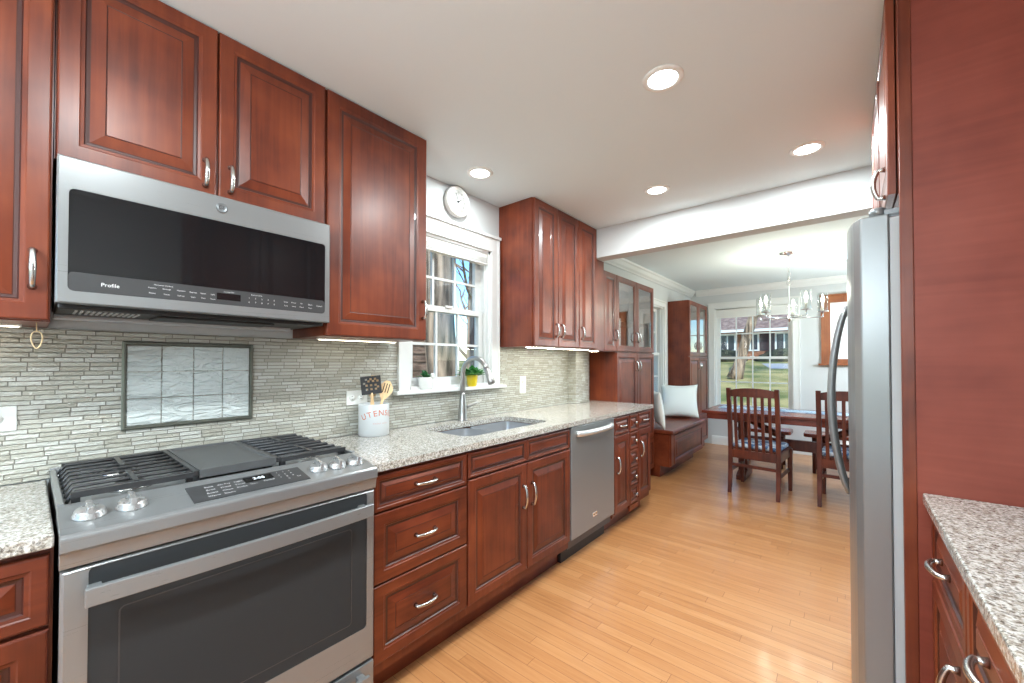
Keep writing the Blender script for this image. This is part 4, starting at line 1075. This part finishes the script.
pantry(3.560, 4.500, 3.300, 2.120, 1.388, 'cherry pantry cabinet with glass upper doors standing behind the counter end', 2)
pantry(5.830, 6.730, 5.830, 2.150, 1.370, 'cherry pantry cabinet with glass upper doors beside the dining window', 2)
t = thing('window_bench', (.23, 5.16, 0), 'cherry window bench between the two pantry cabinets', 'bench')
Y0, Y1 = 4.535, 5.825
build(MB().box(.002, .455, Y0, Y1, .13, .490), 'body', m_cherry_h, t)
build(MB().box(.02, .34, Y0 + .02, Y1 - .02, 0, .13), 'toe_kick', m_cherry_h, t)
front(t, 'front_panel', Y0 + .10, Y1 - .06, .150, .470, .455, fr=.055)
build(MB().box(.455, .472, Y0 + .005, Y0 + .09, .135, .485), 'stile', m_cherry, t, bevel=.003)
build(MB().box(.002, .500, Y0 - .02, Y1, .490, .535), 'lid', m_cherry_h, t, bevel=.014, seg=3)
def pillow(loc, size, th, rot, label):
    t = thing('throw_pillow', loc, label, 'pillow'); n = 18; mb = MB(); vs = []; fs = []
    R_ = rot.to_matrix()
    for sgn in (1, -1):
        o = len(vs)
        for i in range(n + 1):
            for j in range(n + 1):
                u, v = -1 + 2 * i / n, -1 + 2 * j / n
                k = max(0, (1 - u * u) * (1 - v * v)) ** .42
                cu, cv = u * (1 - .10 * (1 - v * v) ), v * (1 - .10 * (1 - u * u))
                p = Vector((cu * size / 2, cv * size / 2, sgn * th / 2 * k)); vs.append(Vector(loc) + R_ @ p)
        for i in range(n):
            for j in range(n):
                a = o + i * (n + 1) + j; q = (a, a + 1, a + n + 2, a + n + 1); fs.append(q if sgn > 0 else q[::-1])
    mb.add(vs, fs, 0, True); build(mb, 'cover', m_pillow, t, weld=1e-4); return t
from mathutils import Euler
def frame_rot(normal, up):
    n = Vector(normal).normalized(); u = Vector(up); u = (u - n * u.dot(n)).normalized(); r = u.cross(n); return Matrix((r, u, n)).transposed().to_quaternion()
pillow((.215, 5.655, .765), .47, .14, frame_rot((.34, -.88, .36), (-.12, .3, 1)), 'square white pillow leaning on the far pantry at the end of the bench')
pillow((.275, 4.68, .755), .43, .10, frame_rot((.84, .52, .14), (-.10, -.1, 1)), 'white pillow edge-on at the bench end by the near pantry')

# ------------------------------------------------------------------ dining table, benches, chairs
t = thing('dining_table', (1.5, 5.18, 0), 'long dark wood trestle dining table in front of the window', 'table')
tx0, tx1, ty0_, ty1_ = .715, 2.45, 4.80, 5.56
build(MB().box(tx0, tx1, ty0_, ty1_, .727, .757), 'tabletop', m_table, t, bevel=.006)
ap = MB().box(tx0 + .05, tx1 - .05, ty0_ + .03, ty0_ + .055, .668, .727).box(tx0 + .05, tx1 - .05, ty1_ - .055, ty1_ - .03, .668, .727).box(tx0 + .05, tx0 + .075, ty0_ + .055, ty1_ - .055, .668, .727).box(tx1 - .075, tx1 - .05, ty0_ + .055, ty1_ - .055, .668, .727)
build(ap, 'apron', m_table, t, weld=1e-5)
for x in (1.06, 2.12):
    tr = MB(); tr.box(x - .045, x + .045, 5.12, 5.24, .07, .64); build(tr, 'trestle_post', m_chair, t, bevel=.006)
    build(MB().prism([(5.0, 0), (5.42, 0), (5.42, .05), (5.30, .085), (5.10, .085), (5.0, .05)], lambda p: (x - .045, p[0], p[1]), lambda p: (x + .045, p[0], p[1])), 'foot', m_chair, t, bevel=.004)
    build(MB().box(x - .045, x + .045, 4.90, 5.46, .64, .727), 'cleat', m_chair, t, bevel=.004)
build(MB().box(1.105, 2.075, 5.155, 5.205, .36, .47), 'stretcher', m_chair, t, bevel=.004)
for x0_, s in ((1.10, 1), (2.08, -1)):
    b = MB(); a = Vector((x0_ + s * .02, 5.18, .645)); c = Vector((x0_ + s * .34, 5.18, .48)); b.tube([a, c], .034, 4, flat=(1, .8)); build(b, 'brace', m_chair, t)
rn = MB(); NX = 24
for k in range(NX):
    pass
L = []
for k in range(25):
    x = .80 + 1.62 * k / 24; w_ = .004 * math.sin(k * 1.3); L.append([Vector((x, 5.17 + w_, .7573)), Vector((x, 5.45 + w_, .7573)), Vector((x, 5.45 + w_, .7605)), Vector((x, 5.17 + w_, .7605))])
rn.loops(L, smooth=False)
tag(build(rn, 'table_runner', m_runner), 'blue and white runner lying along the dining table', 'table runner')

def stool_bench(x0_, x1_, label):
    t = thing('dining_bench', ((x0_ + x1_) / 2, 5.98, 0), label, 'bench')
    mb = MB(); mb.loops([[Vector((p.x, p.y, z)) for p in rr_loop(x0_, x1_, 5.82, 6.14, .05, 0)] for z in (.415, .455)], smooth=False); build(mb, 'seat', m_table, t, bevel=.004)
    for x in (x0_ + .10, x1_ - .10):
        for y, dy in ((5.88, -.02), (6.08, .02)):
            l_ = MB(); l_.tube([(x, y, .416), (x, y + dy, 0)], [.022, .017], 8); build(l_, 'leg', m_chair, t)
stool_bench(.86, 1.44, 'low backless bench on the window side of the table, nearer the window bench')
stool_bench(1.56, 2.16, 'low backless bench on the window side of the table, nearer the wood frame')

def make_chair(label):
    """local: origin at floor centre, back at y=-.22, facing +y"""
    t = thing('dining_chair', (0, 0, 0), label, 'chair', 'slat-back chairs at the dining table')
    hw = .205
    for s in (-1, 1):
        p = MB(); x = s * hw
        L = []
        for y, z in ((-.255, 0), (-.222, .22), (-.215, .42), (-.222, .62), (-.245, .85), (-.268, 1.035)):
            r = .0185 if z > .05 else .015; L.append([Vector((x - r, y - r, z)), Vector((x + r, y - r, z)), Vector((x + r, y + r, z)), Vector((x - r, y + r, z))])
        p.loops(L, smooth=False); build(p, 'back_post', m_chair, t, bevel=.004)
        f = MB(); xf = s * .215; L = []
        for z, r in ((0, .015), (.2, .019), (.425, .021)): L.append([Vector((xf - r, .215 - r, z)), Vector((xf + r, .215 - r, z)), Vector((xf + r, .215 + r, z)), Vector((xf - r, .215 + r, z))])
        f.loops(L, smooth=False); build(f, 'front_leg', m_chair, t, bevel=.003)
        b = MB(); b.box(s * .208 - .010, s * .208 + .010, -.20, .198, .345, .425); build(b, 'side_rail', m_chair, t)
        b = MB(); b.box(s * .208 - .009, s * .208 + .009, -.203, .198, .20, .228); build(b, 'side_stretcher', m_chair, t)
    def yb(z): return -.215 - .053 * max(0, (z - .42)) / .615
    def rail(z0_, z1_, crown, th=.020):
        mb = MB(); L = []
        for k in range(13):
            x = -hw + .018 + (2 * hw - .036) * k / 12; cz2 = z1_ + crown * (1 - (x / hw) ** 2); bow = -.012 * (1 - (x / hw) ** 2)
            y = yb((z0_ + z1_) / 2) + bow
            L.append([Vector((x, y - th / 2, z0_)), Vector((x, y + th / 2, z0_)), Vector((x, y + th / 2, cz2)), Vector((x, y - th / 2, cz2))])
        mb.loops(L, smooth=False); return mb
    build(rail(.952, 1.012, .026), 'crest_rail', m_chair, t)
    build(rail(.345, .425, 0), 'back_rail', m_chair, t)
    mb = MB(); mb.box(-hw + .018, hw - .018, -.232, -.212, .262, .290); build(mb, 'back_stretcher', m_chair, t)
    mb = MB(); mb.box(-.195, .195, .205, .225, .345, .425); build(mb, 'front_rail', m_chair, t)
    for k in range(6):
        x = -hw + 2 * hw * (k + 1) / 7; bow = -.012 * (1 - (x / hw) ** 2); mb = MB()
        L = []
        for z in (.423, .60, .78, .955):
            y = yb(z) + bow - .010 * math.sin(PI * (z - .42) / .54); L.append([Vector((x - .013, y - .006, z)), Vector((x + .013, y - .006, z)), Vector((x + .013, y + .006, z)), Vector((x - .013, y + .006, z))])
        mb.loops(L, smooth=False); build(mb, 'back_slat', m_chair, t)
    build(MB().box(-.225, .225, -.195, .235, .425, .440), 'seat', m_chair, t, bevel=.004)
    c = MB(); L = []
    for z, d in ((.4402, .012), (.452, 0), (.468, 0), (.480, .014)): L.append(rr_loop(-.21 + d, .21 - d, -.185 + d, .225 - d, .04, z))
    c.loops(L); build(c, 'cushion', m_cushion, t, smooth_all=True)
    return t
ch1 = make_chair('dark slat-back dining chair at the table, wholly in view')
ch2 = copy_tree(ch1)
ch1.location = (1.285, 4.712, 0); ch1.rotation_euler = (0, 0, math.radians(-5))
ch2['label'] = 'dark slat-back dining chair partly behind the refrigerator handle'
ch2.location = (1.985, 4.78, 0); ch2.rotation_euler = (0, 0, math.radians(-3))

# chandelier
cx_, cy2 = 1.507, 5.07
t = thing('chandelier', (cx_, cy2, CZ), 'nickel five-light chandelier with clear glass shades above the table', 'chandelier')
build(MB().lathe([(.001, 0), (.085, 0), (.085, -.010), (.074, -.022), (.014, -.030), (.010, -.042), (.001, -.042)], (cx_, cy2, CZ), n=30), 'canopy', m_chrome, t)
chn = MB(); zc_ = CZ - .045
k = 0
while zc_ > 2.15:
    a = Vector((1, 0, 0)) if k % 2 else Vector((0, 1, 0))
    chn.tube([Vector((cx_, cy2, zc_ - .017)) + a * (.011 * math.cos(2 * PI * i / 14)) + Vector((0, 0, .019 * math.sin(2 * PI * i / 14))) for i in range(14)], .0032, 6, closed=True)
    zc_ -= .031; k += 1
chn.tube([(cx_, cy2, CZ - .04), (cx_ - .012, cy2, CZ - .09), (cx_ - .03, cy2, CZ - .12), (cx_ - .006, cy2, CZ - .155), (cx_ + .004, cy2, CZ - .22), (cx_, cy2, 2.13)], .002, 6)
build(chn, 'chain', m_chrome, t)
build(MB().tube([(cx_ + .020 * math.cos(2 * PI * i / 18), cy2, 2.118 + .020 * math.sin(2 * PI * i / 18)) for i in range(18)], .0035, 8, closed=True), 'loop', m_chrome, t)
zb_ = 1.748
build(MB().lathe([(.001, -.045), (.008, -.040), (.014, -.02), (.020, -.012), (.020, .012), (.010, .02), (.0065, .03), (.0065, .33), (.001, .335)], (cx_, cy2, zb_), n=16), 'stem', m_chrome, t)
Rr = .285; rt = Vector((.996, .093, 0)); fw = Vector((-.093, .996, 0))
for k in range(5):
    th = math.radians(7.5 + 72 * k); d = rt * math.sin(th) + fw * math.cos(th); p = Vector((cx_, cy2, zb_)) + d * Rr
    am = MB(); am.tube([Vector((cx_, cy2, zb_)) + d * .016, p - d * .004, p, p + Vector((0, 0, .006)), p + Vector((0, 0, .05))], .0055, 8); arm = build(am, 'arm', m_chrome, t)
    build(MB().lathe([(.001, 0), (.030, 0), (.046, .006), (.046, .010), (.014, .012), (.001, .012)], p + Vector((0, 0, .048)), n=24), 'shade_cup', m_chrome, arm)
    sh = MB(); sh.lathe([(.043, .060), (.043, .245), (.0415, .245), (.0415, .060)], p, n=28, caps=False); build(sh, 'glass_shade', m_shade, arm)
    build(MB().lathe([(.001, .060), (.011, .060), (.011, .150), (.001, .150)], p, n=14), 'candle_sleeve', m_candle, arm)
    build(MB().lathe([(.001, .150), (.009, .153), (.014, .170), (.012, .190), (.005, .212), (.001, .222)], p, n=14), 'bulb', m_bulb, arm)
    ld = bpy.data.lights.new('bulb_lamp', 'POINT'); ld.energy = 5; ld.color = (1, .88, .7); ld.shadow_soft_size = .012
    lo = bpy.data.objects.new('bulb_lamp', ld); COL.objects.link(lo); lo.parent = t; lo.location = p + Vector((0, 0, .235)) - Vector((cx_, cy2, CZ))

# roller shade on the far window, framed panel on the far wall
t = thing('roller_shade', (.87, FY - .012, 2.0), 'white roller shade drawn a little down the dining window', 'window shade')
build(MB().lathe([(.001, 0), (.017, 0), (.017, .99), (.001, .99)], (.375, FY + .022, 2.102), 'x', 20), 'roller', m_white, t)
build(MB().box(.378, 1.362, FY + .002, FY + .0045, 1.985, 2.102), 'fabric', m_trim, t)
build(MB().box(.376, 1.364, FY - .001, FY + .0095, 1.975, 1.992), 'hem_bar', m_white, t)
t = thing('wood_wall_frame', (2.1, FY, 1.25), 'wood-framed white panel with a small ledge on the far wall', 'wall frame')
fx0, fx1, fz0, fz1 = 1.69, 2.45, 1.27, 2.18
f = MB().box(fx0, fx0 + .10, FY - .035, FY, fz0 + .06, fz1 - .09).box(fx1 - .10, fx1, FY - .035, FY, fz0 + .06, fz1 - .09).box(fx0, fx1, FY - .035, FY, fz1 - .09, fz1).box(fx0, fx1, FY - .035, FY, fz0, fz0 + .06)
fo = build(f, 'frame', m_oakframe, t, weld=1e-5)
build(MB().box(fx0 - .015, fx1 + .015, FY - .05, FY, fz1, fz1 + .02), 'top_cap', m_oakframe, t, bevel=.004)
build(MB().box(fx0 - .03, fx1 + .03, FY - .085, FY, fz0 - .025, fz0), 'ledge', m_oakframe, t, bevel=.004)
build(MB().box(fx0 + .10, fx1 - .10, FY - .012, FY, fz0 + .06, fz1 - .09), 'white_panel', m_whiteboard, t)

# ------------------------------------------------------------------ right side: refrigerator, cabinets
t = thing('refrigerator', (2.4, 2.165, 0), 'stainless side-by-side refrigerator built in beside the cherry panel', 'refrigerator')
build(MB().box(2.105, 2.78, 1.715, 2.615, .03, 1.745), 'body', m_fridge_side, t, bevel=.004)
build(MB().box(2.12, 2.70, 1.73, 2.60, 0, .03), 'foot_plinth', m_black, t)
build(MB().box(2.082, 2.104, 1.716, 2.614, .06, 1.74), 'gasket', m_gasket, t)
def fr_door(y0, y1, hy, z0=.085, z1=1.752):
    mb = MB(); poly = [(2.080, y0), (2.012, y0)]
    for k in range(1, 12):
        s = k / 12; poly.append((2.012 - .034 * math.sin(PI * s) ** .55, y0 + (y1 - y0) * s))
    poly += [(2.012, y1), (2.080, y1)]
    mb.prism(poly, lambda p: (p[0], p[1], z0), lambda p: (p[0], p[1], z1))
    o = build(mb, 'door', m_steel_v, t, bevel=.004)
    h = MB(); pts = []; rad = []
    for k in range(21):
        s = k / 20; pts.append((1.978 - .054 * math.sin(PI * s) ** .7, hy, .775 + .735 * s)); rad.append(.013 + .004 * math.sin(PI * s))
    h.tube(pts, rad, 12, flat=(.75, 1.25)); build(h, 'handle', m_steel_v, o, smooth_all=True)
    return o
d1 = fr_door(1.706, 2.120, 2.075); d2 = fr_door(2.126, 2.625, 2.172)
bdg = MB(); q = [Vector((1.9795, y, z)) for y, z in ((1.86, 1.655), (1.905, 1.655), (1.905, 1.69), (1.86, 1.69))]; bdg.loops([q, [p - Vector((.0035, 0, 0)) for p in q]], smooth=False); build(bdg, 'badge', m_chrome, d1)
hg = MB().lathe([(.001, 0), (.022, 0), (.022, .020), (.016, .026), (.001, .026)], (2.056, 1.732, 1.7525), n=20); hg.box(2.05, 2.16, 1.715, 1.75, 1.7525, 1.768); build(hg, 'hinge_cap', m_steel_d, t)

t = thing('fridge_wall_cabinet', (2.4, 2.15, 1.80), 'two-door cherry wall cabinet above the refrigerator', 'cabinet')
build(MB().box(2.100, 2.80, 1.683, 2.64, 1.802, UT), 'body', m_cherry, t)
front(t, 'door', 1.690, 2.157, 1.805, UT - .004, 2.096, side=-1, handle=('v', .41, .055, .09))
front(t, 'door', 2.163, 2.636, 1.805, UT - .004, 2.096, side=-1, handle=('v', .06, .07, .09))
t = thing('tall_end_panel', (2.45, 1.665, 0), 'tall cherry end panel beside the refrigerator above the near granite counter', 'panel')
build(MB().box(2.130, 2.80, 1.660, 1.681, 0, UT), 'veneer_sheet', m_panel, t)
build(MB().box(2.101, 2.1295, 1.656, 1.681, 0, UT), 'edge_stile', m_cherry, t, bevel=.002)
t = thing('base_cabinet', (2.45, 1.2, 0), 'cherry base cabinet on the right under the near granite counter', 'cabinet')
build(MB().box(2.176, 2.795, .765, 1.655, .12, .880), 'body', m_cherry, t)
build(MB().box(2.25, 2.78, .77, 1.65, 0, .12), 'toe_kick', m_cherry_h, t)
for a, b in ((1.212, 1.648), (.770, 1.204)):
    front(t, 'drawer', a, b, .690, .868, 2.176, side=-1, handle=('h', (b - a) / 2, .095, .10))
    front(t, 'door', a, b, ZB, .680, 2.176, side=-1, handle=('v', .38, .42))
tag(build(MB().box(2.140, 2.795, .760, 1.655, .884, .914), 'countertop', m_granite, bevel=.004), 'granite countertop on the right against the tall cherry panel', 'countertop')
t = thing('wall_cabinet', (2.62, 1.2, UB), 'double-door cherry wall cabinet facing the microwave, mirrored in its glass', 'cabinet')
build(MB().box(2.49, 2.80, .765, 1.655, UB, UT), 'body', m_cherry, t)
front(t, 'door', .768, 1.207, UB + .003, UT - .004, 2.49, side=-1, handle=('v', .035, .12))
front(t, 'door', 1.213, 1.652, UB + .003, UT - .004, 2.49, side=-1, handle=('v', .40, .12))

# ------------------------------------------------------------------ opal globes added as fill light, unseen behind the viewpoint
def globe(x, y, z, label, power):
    t = thing('added_globe_pendant', (x, y, CZ), label, 'added lamp', 'added fill globes unseen behind the viewpoint')
    build(MB().lathe([(.001, 0), (.06, 0), (.06, -.02), (.008, -.03), (.001, -.03)], (x, y, CZ), n=24), 'canopy', m_chrome, t)
    build(MB().tube([(x, y, CZ - .02), (x, y, z + .15)], .004, 8), 'rod', m_chrome, t)
    build(MB().lathe([(.14 * math.sin(PI * (.02 + .96 * k / 20)), .14 * math.cos(PI * (.02 + .96 * k / 20))) for k in range(21)], (x, y, z), n=32), 'opal_globe', m_fill_globe, t)
m_fill_globe = emit('fill_globe_glow', (.985, .99, 1, 1), 66)
m_fill_globe_d = emit('dining_fill_globe_glow', (1, .99, .97, 1), 66)
globe(1.3, -.95, 1.85, 'added opal globe fill lamp, unseen behind the viewpoint', 0)
globe(2.0, -1.7, 1.85, 'added opal globe fill lamp, unseen behind the viewpoint', 0)

# globe added to brighten the dining end, unseen beyond the refrigerator
t = thing('added_floor_globe', (2.52, 5.9, 0), 'added opal globe fill lamp in the dining corner, unseen beyond the refrigerator', 'floor lamp')
build(MB().lathe([(.001, 0), (.14, 0), (.14, .012), (.02, .03), (.001, .03)], (2.52, 5.9, 0), n=28), 'base', m_chrome, t)
build(MB().tube([(2.52, 5.9, .02), (2.52, 5.9, 1.45)], .011, 10), 'pole', m_chrome, t)
build(MB().lathe([(.15 * math.sin(PI * (.02 + .96 * k / 20)), .15 * math.cos(PI * (.02 + .96 * k / 20))) for k in range(21)], (2.52, 5.9, 1.58), n=32), 'opal_globe', m_fill_globe_d, t)
